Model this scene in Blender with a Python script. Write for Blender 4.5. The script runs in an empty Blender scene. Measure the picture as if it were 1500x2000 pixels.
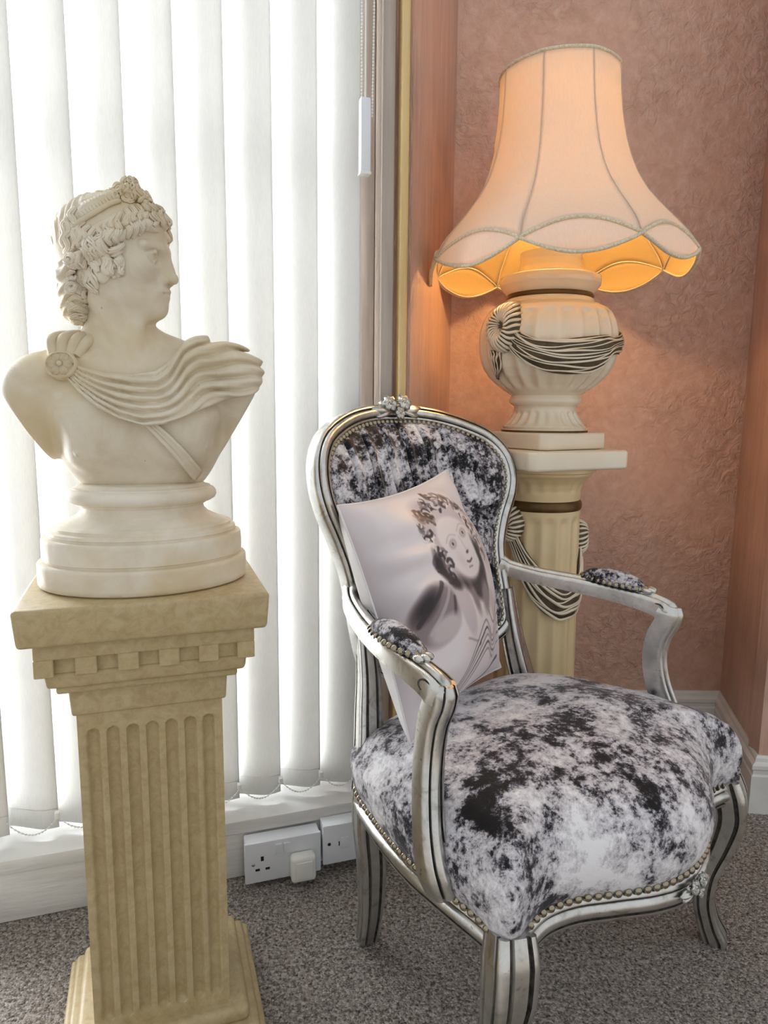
import bpy, bmesh, math, random
import numpy as np
from mathutils import Vector, Matrix

# ------------------------------------------------------------------ camera, world, lights, exposure
scene = bpy.context.scene
COL = scene.collection
PI = math.pi
F_PX, HOR, ROLL, CAM_H = 1350.0, 200.0, 0.0094, 1.0     # focal length in px of the 1500x2000 frame
_p = math.atan(HOR / F_PX)
_fw = np.array([0, math.cos(_p), -math.sin(_p)]); _up = np.array([0, math.sin(_p), math.cos(_p)]); _rt = np.array([1.0, 0, 0])
CR = math.cos(ROLL) * _rt + math.sin(ROLL) * _up
CU = -math.sin(ROLL) * _rt + math.cos(ROLL) * _up
CC = np.array([0, 0, CAM_H])
cam_d = bpy.data.cameras.new('camera')
cam = bpy.data.objects.new('camera', cam_d); COL.objects.link(cam)
cam_d.sensor_fit = 'VERTICAL'; cam_d.sensor_height = 36.0; cam_d.lens = 36.0 * F_PX / 2000.0
cam_d.clip_start = 0.02; cam_d.clip_end = 200
cam.matrix_world = Matrix(((CR[0], CU[0], -_fw[0], CC[0]), (CR[1], CU[1], -_fw[1], CC[1]), (CR[2], CU[2], -_fw[2], CC[2]), (0, 0, 0, 1)))
scene.camera = cam
scene.cycles.max_bounces = 7; scene.cycles.diffuse_bounces = 4; scene.cycles.glossy_bounces = 3; scene.cycles.transparent_max_bounces = 8; scene.cycles.caustics_reflective = False; scene.cycles.caustics_refractive = False
scene.view_settings.view_transform = 'Standard'; scene.view_settings.look = 'None'
scene.view_settings.gamma = 1.0; scene.view_settings.exposure = 0.55
try: scene.view_settings.use_curve_mapping = False
except Exception: pass

world = bpy.data.worlds.new('daylight'); scene.world = world; world.use_nodes = True
_bg = world.node_tree.nodes['Background']
_bg.inputs['Color'].default_value = (0.93, 0.97, 1.0, 1); _bg.inputs['Strength'].default_value = 0.52

# window wall frame: s runs along the wall, o points outdoors
W0 = np.array([-0.742, 1.215]); WA = math.radians(18.0)
WD = np.array([math.cos(WA), math.sin(WA)]); WO = np.array([-math.sin(WA), math.cos(WA)])
def wp(s, o, z): q = W0 + s * WD + o * WO; return (q[0], q[1], z)

ld = bpy.data.lights.new('window_daylight', 'AREA'); ld.shape = 'RECTANGLE'; ld.size = 2.0; ld.size_y = 2.5
ld.energy = 360; ld.color = (0.91, 0.955, 1.0)
lo = bpy.data.objects.new('window_daylight', ld); COL.objects.link(lo)
lo.location = wp(-0.48, 0.75, 1.45)
lo.rotation_euler = Vector((-WO[0], -WO[1], -0.25)).to_track_quat('-Z', 'Y').to_euler()

sd_ = bpy.data.lights.new('sun', 'SUN'); sd_.energy = 6.0; sd_.angle = math.radians(1.5); sd_.color = (1.0, 0.97, 0.92)
sun = bpy.data.objects.new('sun', sd_); COL.objects.link(sun)
_sv = -0.80 * WD - 0.46 * WO          # sunlight slants in from the right-hand end of the window
sun.rotation_euler = Vector((_sv[0], _sv[1], -0.62)).to_track_quat('-Z', 'Y').to_euler()

# ------------------------------------------------------------------ helpers
def ray(x, y):
    d = CR * ((x - 750) / F_PX) + CU * (-(y - 1000) / F_PX) + _fw
    return d
def on_y(x, y, Y): d = ray(x, y); return CC + d * (Y / d[1])
def srgb(r, g, b):
    f = lambda c: (c / 255.0) / 12.92 if c / 255.0 <= 0.04045 else (((c / 255.0) + 0.055) / 1.055) ** 2.4
    return (f(r), f(g), f(b), 1.0)

def mesh_obj(name, verts, faces, mat, parent=None, smooth=True, fmat=None, sharp=None):
    me = bpy.data.meshes.new(name)
    me.from_pydata([tuple(map(float, v)) for v in verts], [], [tuple(map(int, f)) for f in faces])
    ms = mat if isinstance(mat, (list, tuple)) else [mat]
    for m in ms: me.materials.append(m)
    if fmat is not None: me.polygons.foreach_set('material_index', np.asarray(fmat, np.int32))
    me.validate(); 
    if smooth:
        me.polygons.foreach_set('use_smooth', np.ones(len(me.polygons), bool))
        if sharp is not None: me.set_sharp_from_angle(angle=math.radians(sharp))
    me.update()
    o = bpy.data.objects.new(name, me); COL.objects.link(o)
    if parent is not None: o.parent = parent
    return o
def big_mesh(name, verts, quads, mat, parent=None):
    """numpy quads -> mesh, fast"""
    me = bpy.data.meshes.new(name); n = len(quads)
    me.vertices.add(len(verts)); me.vertices.foreach_set('co', np.asarray(verts, np.float32).ravel())
    me.loops.add(n * 4); me.loops.foreach_set('vertex_index', np.asarray(quads, np.int32).ravel())
    me.polygons.add(n); me.polygons.foreach_set('loop_start', np.arange(0, n * 4, 4, dtype=np.int32))
    me.polygons.foreach_set('loop_total', np.full(n, 4, np.int32))
    me.polygons.foreach_set('use_smooth', np.ones(n, bool))
    me.update(calc_edges=True); me.validate()
    for m in (mat if isinstance(mat, (list, tuple)) else [mat]): me.materials.append(m)
    o = bpy.data.objects.new(name, me); COL.objects.link(o)
    if parent is not None: o.parent = parent
    return o
def share(name, src, parent, matrix):
    o = bpy.data.objects.new(name, src); COL.objects.link(o); o.parent = parent; o.matrix_local = matrix; return o
def thing(name, label, cat, loc=(0, 0, 0), rz=0.0, group=None):
    o = bpy.data.objects.new(name, None); COL.objects.link(o); o.empty_display_size = 0.05
    o.location = loc; o.rotation_euler = (0, 0, rz); tag(o, label, cat, group); return o
def tag(o, label, cat, group=None):
    o['label'] = label; o['category'] = cat
    if group: o['group'] = group
    return o
def struct(o): o['kind'] = 'structure'; return o

class MB:
    def __init__(s): s.v = []; s.f = []; s.m = []
    def add(s, v, f, m=0):
        n = len(s.v); s.v += [tuple(p) for p in v]; s.f += [tuple(i + n for i in q) for q in f]
        s.m += list(m) if isinstance(m, (list, tuple, np.ndarray)) else [m] * len(f); return s
    def obj(s, name, mat, parent=None, smooth=True, sharp=40): return mesh_obj(name, s.v, s.f, mat, parent, smooth, s.m, sharp)

def box_vf(x0, x1, y0, y1, z0, z1):
    v = [(x0, y0, z0), (x1, y0, z0), (x1, y1, z0), (x0, y1, z0), (x0, y0, z1), (x1, y0, z1), (x1, y1, z1), (x0, y1, z1)]
    f = [(3, 2, 1, 0), (4, 5, 6, 7), (0, 1, 5, 4), (1, 2, 6, 5), (2, 3, 7, 6), (3, 0, 4, 7)]
    return v, f
def bbox(name, x0, x1, y0, y1, z0, z1, mat, parent=None, bev=0.003, seg=2, xf=None):
    """bevelled box, optional point transform"""
    bm = bmesh.new(); v, f = box_vf(x0, x1, y0, y1, z0, z1)
    bv = [bm.verts.new(p) for p in v]
    for q in f: bm.faces.new([bv[i] for i in q])
    if bev > 0: bmesh.ops.bevel(bm, geom=list(bm.edges), offset=bev, segments=seg, affect='EDGES', profile=0.5)
    if xf:
        for q in bm.verts: q.co = xf(q.co)
    bmesh.ops.recalc_face_normals(bm, faces=bm.faces)
    me = bpy.data.meshes.new(name); bm.to_mesh(me); bm.free(); me.materials.append(mat)
    me.polygons.foreach_set('use_smooth', np.ones(len(me.polygons), bool)); me.set_sharp_from_angle(angle=math.radians(35))
    o = bpy.data.objects.new(name, me); COL.objects.link(o)
    if parent is not None: o.parent = parent
    return o
def wxf(c): return Vector(wp(c[0], c[1], c[2]))          # box in (s, o, z) -> world

def lathe(prof, n=64, fn=None, cx=0, cy=0, sx=1, sy=1, cap=True):
    """prof [(r, z)] bottom to top; fn(theta, r, z)->r"""
    v, f = [], []
    m = len(prof)
    for (r, z) in prof:
        for k in range(n):
            t = 2 * PI * k / n; rr = fn(t, r, z) if fn else r
            v.append((cx + sx * rr * math.sin(t), cy - sy * rr * math.cos(t), z))
    for j in range(m - 1):
        for k in range(n):
            a = j * n + k; b = j * n + (k + 1) % n
            f.append((a, b, b + n, a + n))
    if cap:
        f.append(tuple(range(n - 1, -1, -1))); f.append(tuple((m - 1) * n + k for k in range(n)))
    return v, f
def dense(prof, step=0.004):
    out = []
    for (a, b) in zip(prof[:-1], prof[1:]):
        L = math.hypot(b[0] - a[0], b[1] - a[1]); k = max(1, int(L / step))
        for i in range(k): out.append((a[0] + (b[0] - a[0]) * i / k, a[1] + (b[1] - a[1]) * i / k))
    out.append(prof[-1]); return out
def catmull(pts, n=8, closed=False):
    P = np.array(pts, float); N = len(P); out = []
    rng = range(N if closed else N - 1)
    for i in rng:
        if closed: p0, p1, p2, p3 = P[(i - 1) % N], P[i], P[(i + 1) % N], P[(i + 2) % N]
        else:
            p1, p2 = P[i], P[i + 1]; p0 = P[i - 1] if i > 0 else 2 * p1 - p2; p3 = P[i + 2] if i + 2 < N else 2 * p2 - p1
        for k in range(n):
            t = k / n
            out.append(0.5 * ((2 * p1) + (-p0 + p2) * t + (2 * p0 - 5 * p1 + 4 * p2 - p3) * t * t + (-p0 + 3 * p1 - 3 * p2 + p3) * t ** 3))
    if not closed: out.append(P[-1])
    return np.array(out)
def sweep(path, prof, nrm, scale=None, closed=False, caps=True, fm=None):
    """prof Kx2 (a along side axis, b along nrm axis) swept along path; nrm: vector or per-point vectors.
    side axis = T x N. scale: per point scalar or (sa, sb). fm: material per profile segment"""
    P = np.asarray(path, float); N = len(P); pr = np.asarray(prof, float); K = len(pr)
    if closed: T = np.roll(P, -1, 0) - np.roll(P, 1, 0)
    else: T = np.gradient(P, axis=0)
    T /= np.linalg.norm(T, axis=1)[:, None] + 1e-12
    NN = np.broadcast_to(np.asarray(nrm, float), (N, 3)).copy()
    NN -= (NN * T).sum(1)[:, None] * T; NN /= np.linalg.norm(NN, axis=1)[:, None] + 1e-12
    S = np.cross(T, NN)
    if scale is None: sc = np.ones((N, 2))
    else:
        sc = np.asarray(scale, float)
        if sc.ndim == 1: sc = np.stack([sc, sc], 1)
    V = P[:, None, :] + (sc[:, 0, None] * pr[None, :, 0])[..., None] * S[:, None, :] + (sc[:, 1, None] * pr[None, :, 1])[..., None] * NN[:, None, :]
    v = V.reshape(-1, 3); f = []; m = []
    for i in range(N if closed else N - 1):
        i2 = (i + 1) % N
        for k in range(K):
            k2 = (k + 1) % K
            f.append((i * K + k, i * K + k2, i2 * K + k2, i2 * K + k)); m.append(fm[k] if fm is not None else 0)
    if caps and not closed:
        f.append(tuple(range(K - 1, -1, -1))); f.append(tuple((N - 1) * K + k for k in range(K))); m += [0, 0]
    return v, f, m
def circ(n=8, r=1.0): return [(r * math.cos(2 * PI * k / n), r * math.sin(2 * PI * k / n)) for k in range(n)]
def tube(path, r, n=8, closed=False, nrm=None):
    P = np.asarray(path, float)
    if nrm is None:
        d = P[-1] - P[0] if not closed else P[1] - P[0]
        nrm = (0.31, 0.2, 0.93) if abs(d[2]) < 0.8 * np.linalg.norm(d) else (0.8, 0.55, 0.1)
    rr = np.broadcast_to(np.asarray(r, float), (len(P),))
    return sweep(P, circ(n), nrm, rr, closed)
def sphere_vf(c, r, nu=12, nv=8, rot=None):
    r = np.broadcast_to(np.asarray(r, float), (3,)); v = []; f = []
    for j in range(nv + 1):
        ph = PI * j / nv
        for k in range(nu):
            t = 2 * PI * k / nu; q = np.array([math.sin(ph) * math.cos(t), math.sin(ph) * math.sin(t), math.cos(ph)]) * r
            if rot is not None: q = rot @ q
            v.append(tuple(q + np.asarray(c)))
    for j in range(nv):
        for k in range(nu):
            k2 = (k + 1) % nu; f.append((j * nu + k, (j + 1) * nu + k, (j + 1) * nu + k2, j * nu + k2))
    return v, f
def interp(x, xs, ys): return float(np.interp(x, xs, ys))

# ------------------------------------------------------------------ materials
def new_mat(name):
    m = bpy.data.materials.new(name); m.use_nodes = True; nt = m.node_tree
    b = nt.nodes['Principled BSDF']; return m, nt, b
def N(nt, typ, **kw):
    n = nt.nodes.new(typ)
    for k, v in kw.items():
        if k.startswith('i_'): n.inputs[k[2:].replace('_', ' ')].default_value = v
        else: setattr(n, k, v)
    return n
def coords(nt, scale=(1, 1, 1), kind='Object', rot=(0, 0, 0)):
    tc = N(nt, 'ShaderNodeTexCoord'); mp = N(nt, 'ShaderNodeMapping')
    mp.inputs['Scale'].default_value = scale; mp.inputs['Rotation'].default_value = rot
    nt.links.new(tc.outputs[kind], mp.inputs['Vector']); return mp.outputs['Vector']
def noise(nt, vec, scale, detail=4, rough=0.55, dist=0.0):
    n = N(nt, 'ShaderNodeTexNoise'); n.inputs['Scale'].default_value = scale; n.inputs['Detail'].default_value = detail
    n.inputs['Roughness'].default_value = rough; n.inputs['Distortion'].default_value = dist
    nt.links.new(vec, n.inputs['Vector']); return n.outputs['Fac']
def ramp(nt, fac, stops):
    r = N(nt, 'ShaderNodeValToRGB'); e = r.color_ramp.elements
    while len(e) < len(stops): e.new(0.5)
    for i, (p, c) in enumerate(stops):
        e[i].position = p; e[i].color = c if len(c) == 4 else (*c, 1)
    nt.links.new(fac, r.inputs['Fac']); return r.outputs['Color']
def mixc(nt, fac, a, b, mode='MIX'):
    n = N(nt, 'ShaderNodeMix'); n.data_type = 'RGBA'; n.blend_type = mode
    for sock, v in ((n.inputs[0], fac), (n.inputs[6], a), (n.inputs[7], b)):
        if hasattr(v, 'links') or isinstance(v, bpy.types.NodeSocket): nt.links.new(v, sock)
        else: sock.default_value = v
    return n.outputs[2]
def bump(nt, b, h, strength=0.3, dist=0.002, prev=None):
    n = N(nt, 'ShaderNodeBump'); n.inputs['Strength'].default_value = strength; n.inputs['Distance'].default_value = dist
    nt.links.new(h, n.inputs['Height'])
    if prev is not None: nt.links.new(prev, n.inputs['Normal'])
    if b is not None: nt.links.new(n.outputs['Normal'], b.inputs['Normal'])
    return n.outputs['Normal']
def plain(name, col, rough=0.5, metal=0.0, col2=None, nscale=20, lo=0.35, hi=0.65, bscale=None, bstr=0.2, bdist=0.001, sheen=0, coat=0, spec=None, stretch=(1, 1, 1)):
    m, nt, b = new_mat(name); b.inputs['Roughness'].default_value = rough; b.inputs['Metallic'].default_value = metal
    vec = coords(nt, stretch)
    if col2 is not None:
        c = ramp(nt, noise(nt, vec, nscale), [(lo, col), (hi, col2)]); nt.links.new(c, b.inputs['Base Color'])
    else: b.inputs['Base Color'].default_value = col
    if bscale: bump(nt, b, noise(nt, vec, bscale, 5), bstr, bdist)
    if sheen: b.inputs['Sheen Weight'].default_value = sheen; b.inputs['Sheen Roughness'].default_value = 0.4
    if coat: b.inputs['Coat Weight'].default_value = coat; b.inputs['Coat Roughness'].default_value = 0.15
    if spec is not None: b.inputs['Specular IOR Level'].default_value = spec
    return m

def wall_mat(name, streak=False):
    m, nt, b = new_mat(name)
    vec = coords(nt, (1, 1, 1))
    vs = coords(nt, (6, 6, 0.7)) if streak else vec
    big = noise(nt, vec, 2.2, 3, 0.5, 0.4); fine = noise(nt, vs, 30 if not streak else 5, 6, 0.65, 0.6)
    c1 = ramp(nt, big, [(0.3, srgb(212, 172, 152)), (0.7, srgb(220, 182, 163))])
    c2 = ramp(nt, fine, [(0.32, srgb(196, 152, 130)), (0.5, srgb(216, 176, 156)), (0.72, srgb(236, 206, 190))])
    nt.links.new(mixc(nt, 0.5, c1, c2), b.inputs['Base Color'])
    b.inputs['Metallic'].default_value = 0.1; b.inputs['Roughness'].default_value = 0.42
    w = N(nt, 'ShaderNodeTexNoise'); w.inputs['Scale'].default_value = 34; w.inputs['Detail'].default_value = 5
    w.inputs['Roughness'].default_value = 0.6; w.inputs['Distortion'].default_value = 1.2; nt.links.new(vs if streak else vec, w.inputs['Vector'])
    patch = ramp(nt, noise(nt, vec, 3.1, 2), [(0.42, (0.12, 0.12, 0.12)), (0.62, (1, 1, 1))])
    h = mixc(nt, 1.0, w.outputs['Fac'], patch, 'MULTIPLY')
    n1 = bump(nt, None, h, 0.8, 0.014)
    bump(nt, b, noise(nt, vec, 140, 3), 0.25, 0.001, n1)
    return m
M_WALL = wall_mat('copper_plaster'); M_WALLS = wall_mat('copper_plaster_brushed', True)

def carpet_mat():
    m, nt, b = new_mat('carpet_pile'); vec = coords(nt)
    v = N(nt, 'ShaderNodeTexVoronoi'); v.inputs['Scale'].default_value = 250; nt.links.new(vec, v.inputs['Vector'])
    sep = N(nt, 'ShaderNodeSeparateColor'); nt.links.new(v.outputs['Color'], sep.inputs[0])
    c = ramp(nt, sep.outputs[0], [(0.0, srgb(50, 44, 39)), (0.35, srgb(132, 118, 106)), (0.7, srgb(186, 173, 160)), (1.0, srgb(224, 216, 208))])
    c2 = ramp(nt, noise(nt, vec, 135, 6, 0.85), [(0.40, srgb(44, 38, 34)), (0.60, srgb(222, 213, 204))])
    nt.links.new(mixc(nt, 0.55, c, c2), b.inputs['Base Color'])
    b.inputs['Roughness'].default_value = 0.95; b.inputs['Specular IOR Level'].default_value = 0.1
    n1 = bump(nt, None, v.outputs['Distance'], 1.0, -0.004)
    bump(nt, b, noise(nt, vec, 300, 3, 0.7), 0.8, 0.004, n1)
    return m
M_CARPET = carpet_mat()
M_WHITE = plain('white_gloss_paint', srgb(232, 230, 226), 0.35, col2=srgb(214, 210, 204), nscale=6, bscale=30, bstr=0.15)
M_SILL = plain('painted_timber', srgb(236, 234, 230), 0.4, col2=srgb(205, 198, 190), nscale=9, lo=0.4, hi=0.75, bscale=26, bstr=0.5, bdist=0.004, stretch=(0.4, 0.4, 3))
M_TAUPE = plain('taupe_painted_timber', srgb(190, 176, 164), 0.45, col2=srgb(172, 157, 145), nscale=8, stretch=(8, 8, 0.5), bscale=30, bstr=0.2)
M_GOLD = plain('cream_gilt_paint', srgb(226, 196, 140), 0.4, 0.1, col2=srgb(205, 170, 110), nscale=6, stretch=(6, 6, 0.5))
M_CEIL = plain('ceiling_white', srgb(238, 236, 232), 0.8)
M_UPVC = plain('white_upvc', srgb(240, 241, 243), 0.3)
M_GASKET = plain('dark_gasket', srgb(40, 42, 46), 0.6)
M_PLASTIC = plain('white_plastic', srgb(236, 238, 242), 0.28)
M_PLUG = plain('cream_plastic', srgb(242, 240, 232), 0.35)
M_DARK = plain('dark_slot', srgb(18, 18, 20), 0.6)
M_STEEL = plain('steel', srgb(190, 190, 190), 0.3, 1.0)
M_CHAINP = plain('bead_plastic', srgb(240, 240, 236), 0.3)
def slat_mat(name, tr):
    m, nt, b = new_mat(name); nt.nodes.remove(b); out = nt.nodes['Material Output']
    vec = coords(nt, (1, 1, 1)); col = ramp(nt, noise(nt, coords(nt, (600, 600, 60)), 1.0, 2), [(0.3, srgb(240, 239, 235)), (0.7, srgb(246, 245, 242))])
    d = N(nt, 'ShaderNodeBsdfDiffuse'); t = N(nt, 'ShaderNodeBsdfTranslucent'); mx = N(nt, 'ShaderNodeMixShader'); mx.inputs[0].default_value = tr
    nt.links.new(col, d.inputs['Color']); nt.links.new(col, t.inputs['Color'])
    nb = bump(nt, None, noise(nt, coords(nt, (700, 700, 90)), 1.0, 2), 0.25, 0.0006)
    nt.links.new(nb, d.inputs['Normal'])
    nt.links.new(d.outputs[0], mx.inputs[1]); nt.links.new(t.outputs[0], mx.inputs[2]); nt.links.new(mx.outputs[0], out.inputs['Surface'])
    return m
M_SLAT = slat_mat('blind_fabric', 0.15); M_POCKET = slat_mat('blind_hem_fabric', 0.6)
def glass_mat():
    m, nt, b = new_mat('window_glass'); nt.nodes.remove(b); out = nt.nodes['Material Output']
    t = N(nt, 'ShaderNodeBsdfTransparent'); g = N(nt, 'ShaderNodeBsdfGlossy'); g.inputs['Roughness'].default_value = 0.02
    fr = N(nt, 'ShaderNodeFresnel'); fr.inputs['IOR'].default_value = 1.3; mx = N(nt, 'ShaderNodeMixShader')
    nt.links.new(fr.outputs[0], mx.inputs[0]); nt.links.new(t.outputs[0], mx.inputs[1]); nt.links.new(g.outputs[0], mx.inputs[2]); nt.links.new(mx.outputs[0], out.inputs['Surface'])
    return m
M_GLASS = glass_mat()

# ------------------------------------------------------------------ the room
def quad_wall(name, a, b, z0, z1, mat, th=0.06, n=1):
    """vertical wall slab from a to b; thickness away from the room (left of a->b is the room side reversed)"""
    a = np.array(a); b = np.array(b); d = (b - a) / np.linalg.norm(b - a); nn = np.array([-d[1], d[0]])
    v = []
    for z in (z0, z1):
        for p in (a, b, b + nn * th, a + nn * th): v.append((p[0], p[1], z))
    f = [(3, 2, 1, 0), (4, 5, 6, 7), (0, 1, 5, 4), (1, 2, 6, 5), (2, 3, 7, 6), (3, 0, 4, 7)]
    return struct(mesh_obj(name, v, f, mat, smooth=False))
ZC = 2.6
GA, GK, KB, KR = (0.052, 1.505), (0.186, 2.03), (1.045, 2.036), (0.948, 1.632)
KE = (2.3, 1.50)
fl = bbox('floor', -2.6, 3.0, -2.6, 2.6, -0.05, 0.0, M_CARPET, bev=0); struct(fl)
# cl = bbox('ceiling', -2.6, 3.0, -2.6, 2.6, ZC, ZC + 0.05, M_CEIL, bev=0); struct(cl)
quad_wall('wall_alcove_side', GA, GK, 0, ZC, M_WALLS)
quad_wall('wall_back', GK, KB, 0, ZC, M_WALL)
quad_wall('wall_right', KB, KR, 0, ZC, M_WALLS)
quad_wall('wall_return', KR, KE, 0, ZC, M_WALLS)
def skirting(name, a, b, h=0.15, ext=(0, 0)):
    a = np.array(a); b = np.array(b); d = (b - a) / np.linalg.norm(b - a); nn = np.array([d[1], -d[0]])
    prof = [(0, 0), (0.017, 0), (0.017, h * 0.66), (0.0135, h * 0.69), (0.0135, h * 0.76), (0.017, h * 0.79), (0.0165, h * 0.85), (0.009, h * 0.9), (0.008, h * 0.96), (0.004, h), (0, h)]
    a2 = a + d * ext[0]; b2 = b + d * ext[1]
    v = []
    for p, q in ((a, a2), (b, b2)):
        for (o, z) in prof:
            t = o / 0.017; c = p + (q - p) * t + nn * o; v.append((c[0], c[1], z))
    K = len(prof); f = [(k, (k + 1) % K, K + (k + 1) % K, K + k) for k in range(K)] + [tuple(range(K - 1, -1, -1)), tuple(range(K, 2 * K))]
    o = mesh_obj(name, v, f, M_WHITE, smooth=False); bm = bmesh.new(); bm.from_mesh(o.data); bmesh.ops.recalc_face_normals(bm, faces=bm.faces); bm.to_mesh(o.data); bm.free()
    return struct(o)
skirting('baseboard_alcove', GA, GK, ext=(0, -0.017)); skirting('baseboard_back', GK, KB, ext=(0.012, -0.013))
skirting('baseboard_right', KB, KR, ext=(0.013, 0.02)); skirting('baseboard_return', KR, KE, ext=(-0.02, 0))

# window wall: low skirting + sill, taupe casing, gilt strip, head, glazed window behind the blind
SL, SR = -1.6, 0.735
struct(bbox('baseboard_window', SL, 0.80, 0.0, 0.20, 0.0, 0.102, M_SILL, bev=0.004, xf=wxf))
struct(bbox('trim_1', SL, 0.775, -0.006, 0.20, 0.103, 0.134, M_SILL, bev=0.005, xf=wxf))        # sill board
struct(bbox('trim_2', 0.722, 0.779, 0.078, 0.20, 0.135, ZC - 0.01, M_TAUPE, bev=0.003, xf=wxf))   # inner jamb
struct(bbox('trim_3', 0.780, 0.808, 0.035, 0.20, 0.135, ZC - 0.01, M_TAUPE, bev=0.004, xf=wxf))   # architrave
struct(bbox('trim_4', 0.809, 0.8165, 0.050, 0.20, 0.103, ZC - 0.01, M_TAUPE, bev=0.002, xf=wxf))
struct(bbox('trim_5', 0.8170, 0.8355, 0.022, 0.075, 0.0, ZC - 0.01, M_GOLD, bev=0.006, seg=3, xf=wxf)) # gilt strip
struct(bbox('wall_window_head', SL, 0.80, 0.16, 0.22, 2.35, ZC - 0.001, M_WALL, bev=0, xf=wxf))
win = bpy.data.objects.new('window_1', None); COL.objects.link(win); win['kind'] = 'structure'
def wbar(name, s0, s1, z0, z1, o0=0.125, o1=0.185, mat=None): bbox(name, s0, s1, o0, o1, z0, z1, mat or M_UPVC, win, 0.004, xf=wxf)
wbar('window_frame', SL, SR, 0.136, 0.215); wbar('window_frame', SL, SR, 2.27, 2.349)
for s in (-1.55, -0.78, -0.03, 0.70): wbar('window_frame', s - 0.035, s + 0.035, 0.216, 2.269)
wbar('window_frame', SL, SR, 1.46, 1.51, 0.128, 0.182)
for s0, s1 in ((-1.513, -0.817), (-0.743, -0.067), (0.007, 0.663)):
    for z0, z1 in ((0.217, 1.458), (1.512, 2.268)):
        wbar('pane', s0, s1, z0, z1, 0.152, 0.158, M_GLASS)
    wbar('gasket', s0, s1, 0.2155, 0.228, 0.123, 0.1245, M_GASKET)

# ------------------------------------------------------------------ vertical blind
blind = thing('vertical_blind', 'white fabric vertical blind with bead chains covering the tall window', 'blind', (0, 0, 0))
ZB, ZT = 0.152, 2.36
def slat_mesh(sR, rot, k):
    width = 0.103; nx, nz = 14, 44; rnd = random.Random(k)
    v = []; ph = rnd.random() * 6
    for j in range(nz + 1):
        z = ZB + (ZT - ZB) * j / nz
        tw = rot + 0.05 * math.sin(z * 1.7 + ph) * (1 - (z - ZB) / 2.2)
        for i in range(nx + 1):
            t = i / nx; a = (t - 1) * width
            bow = 0.010 * math.sin(PI * t) - 0.004 * math.sin(2 * PI * t + 0.4)
            s = sR + a * math.cos(tw) + bow * math.sin(tw); o = 0.053 - a * math.sin(tw) - bow * math.cos(tw) * 0.9
            v.append(wp(s, o, z))
    n1 = nx + 1; f = [(j * n1 + i, j * n1 + i + 1, (j + 1) * n1 + i + 1, (j + 1) * n1 + i) for j in range(nz) for i in range(nx)]
    return v, f
slat_R = [0.742 - 0.0905 * k for k in range(9)]
for k, sR in enumerate(slat_R):
    v, f = slat_mesh(sR, math.radians(15 + 2.5 * math.sin(k * 2.1)), k)
    o = mesh_obj('slat', v, f, M_SLAT, blind)
    md = o.modifiers.new('thickness', 'SOLIDIFY'); md.thickness = 0.0006; md.offset = 0
    vv = []                                   # stitched hem of the weight pocket
    for j, z in enumerate((ZB + 0.041, ZB + 0.0425)):
        for t in (0.02, 0.25, 0.5, 0.75, 0.98):
            a = (t - 1) * 0.103; bow = 0.010 * math.sin(PI * t) - 0.004 * math.sin(2 * PI * t + 0.4); tw = math.radians(15 + 2.5 * math.sin(k * 2.1))
            vv.append(wp(sR + a * math.cos(tw) + bow * math.sin(tw), 0.053 - a * math.sin(tw) - bow * math.cos(tw) * 0.9 - 0.0012, z))
    o2 = mesh_obj('hem_stitch', vv, [(i, i + 1, i + 6, i + 5) for i in range(4)], M_POCKET, o)
    md = o2.modifiers.new('thickness', 'SOLIDIFY'); md.thickness = 0.0008; md.offset = 0
for k in range(len(slat_R) - 1):          # bead chain swags along the foot
    a = slat_R[k + 1]; b_ = slat_R[k]; mb = MB(); n = 15
    for i in range(n + 1):
        t = i / n; s = a + (b_ - a) * t; o = 0.046 + 0.004 * math.sin(PI * t) - 0.007; z = ZB + 0.032 - 0.034 * (1 - (2 * t - 1) ** 2)
        mb.add(*sphere_vf(wp(s, o, z), 0.0022, 6, 4))
    pts = [wp(a + (b_ - a) * i / n, 0.039 + 0.004 * math.sin(PI * i / n), ZB + 0.032 - 0.034 * (1 - (2 * i / n - 1) ** 2)) for i in range(n + 1)]
    mb.add(*tube(pts, 0.0009, 5)); ch = mb.obj('bead_chain', M_CHAINP, blind)
    bbox('chain_clip', b_ - 0.006, b_ + 0.003, 0.036, 0.05, ZB + 0.026, ZB + 0.040, M_CHAINP, ch, 0.002, xf=wxf)
bbox('head_rail', SL, 0.765, 0.03, 0.08, 2.365, 2.41, M_UPVC, blind, 0.004, xf=wxf)
def pull(name, s, o, z0, z1, bead, sway=0.0):
    mb = MB(); n = int((z1 - z0) / 0.0062)
    pts = [wp(s + sway * math.sin(PI * min(1, (z1 - (z0 + (z1 - z0) * i / n)) / (z1 - z0) * 1.0)) , o, z0 + (z1 - z0) * i / n) for i in range(n + 1)]
    if bead:
        for q in pts: mb.add(*sphere_vf(q, 0.0021, 6, 4))
        mb.add(*tube(pts, 0.0008, 4))
    else: mb.add(*tube(pts[::8] + [pts[-1]], 0.0017, 6))
    return mb.obj(name, M_CHAINP, blind)
pull('control_chain', 0.7315, 0.016, 1.598, 2.36, True); pull('control_chain', 0.7530, 0.016, 1.572, 2.36, True, 0.004)
pull('control_cord', 0.7385, 0.014, 1.598, 2.36, False)
cw = bbox('chain_weight', 0.7265, 0.7480, 0.004, 0.025, 1.462, 1.602, M_PLASTIC, blind, 0.004, xf=wxf)
bbox('weight_cap', 0.7260, 0.7485, 0.0035, 0.0255, 1.460, 1.465, M_CHAINP, cw, 0.001, xf=wxf)

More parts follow.
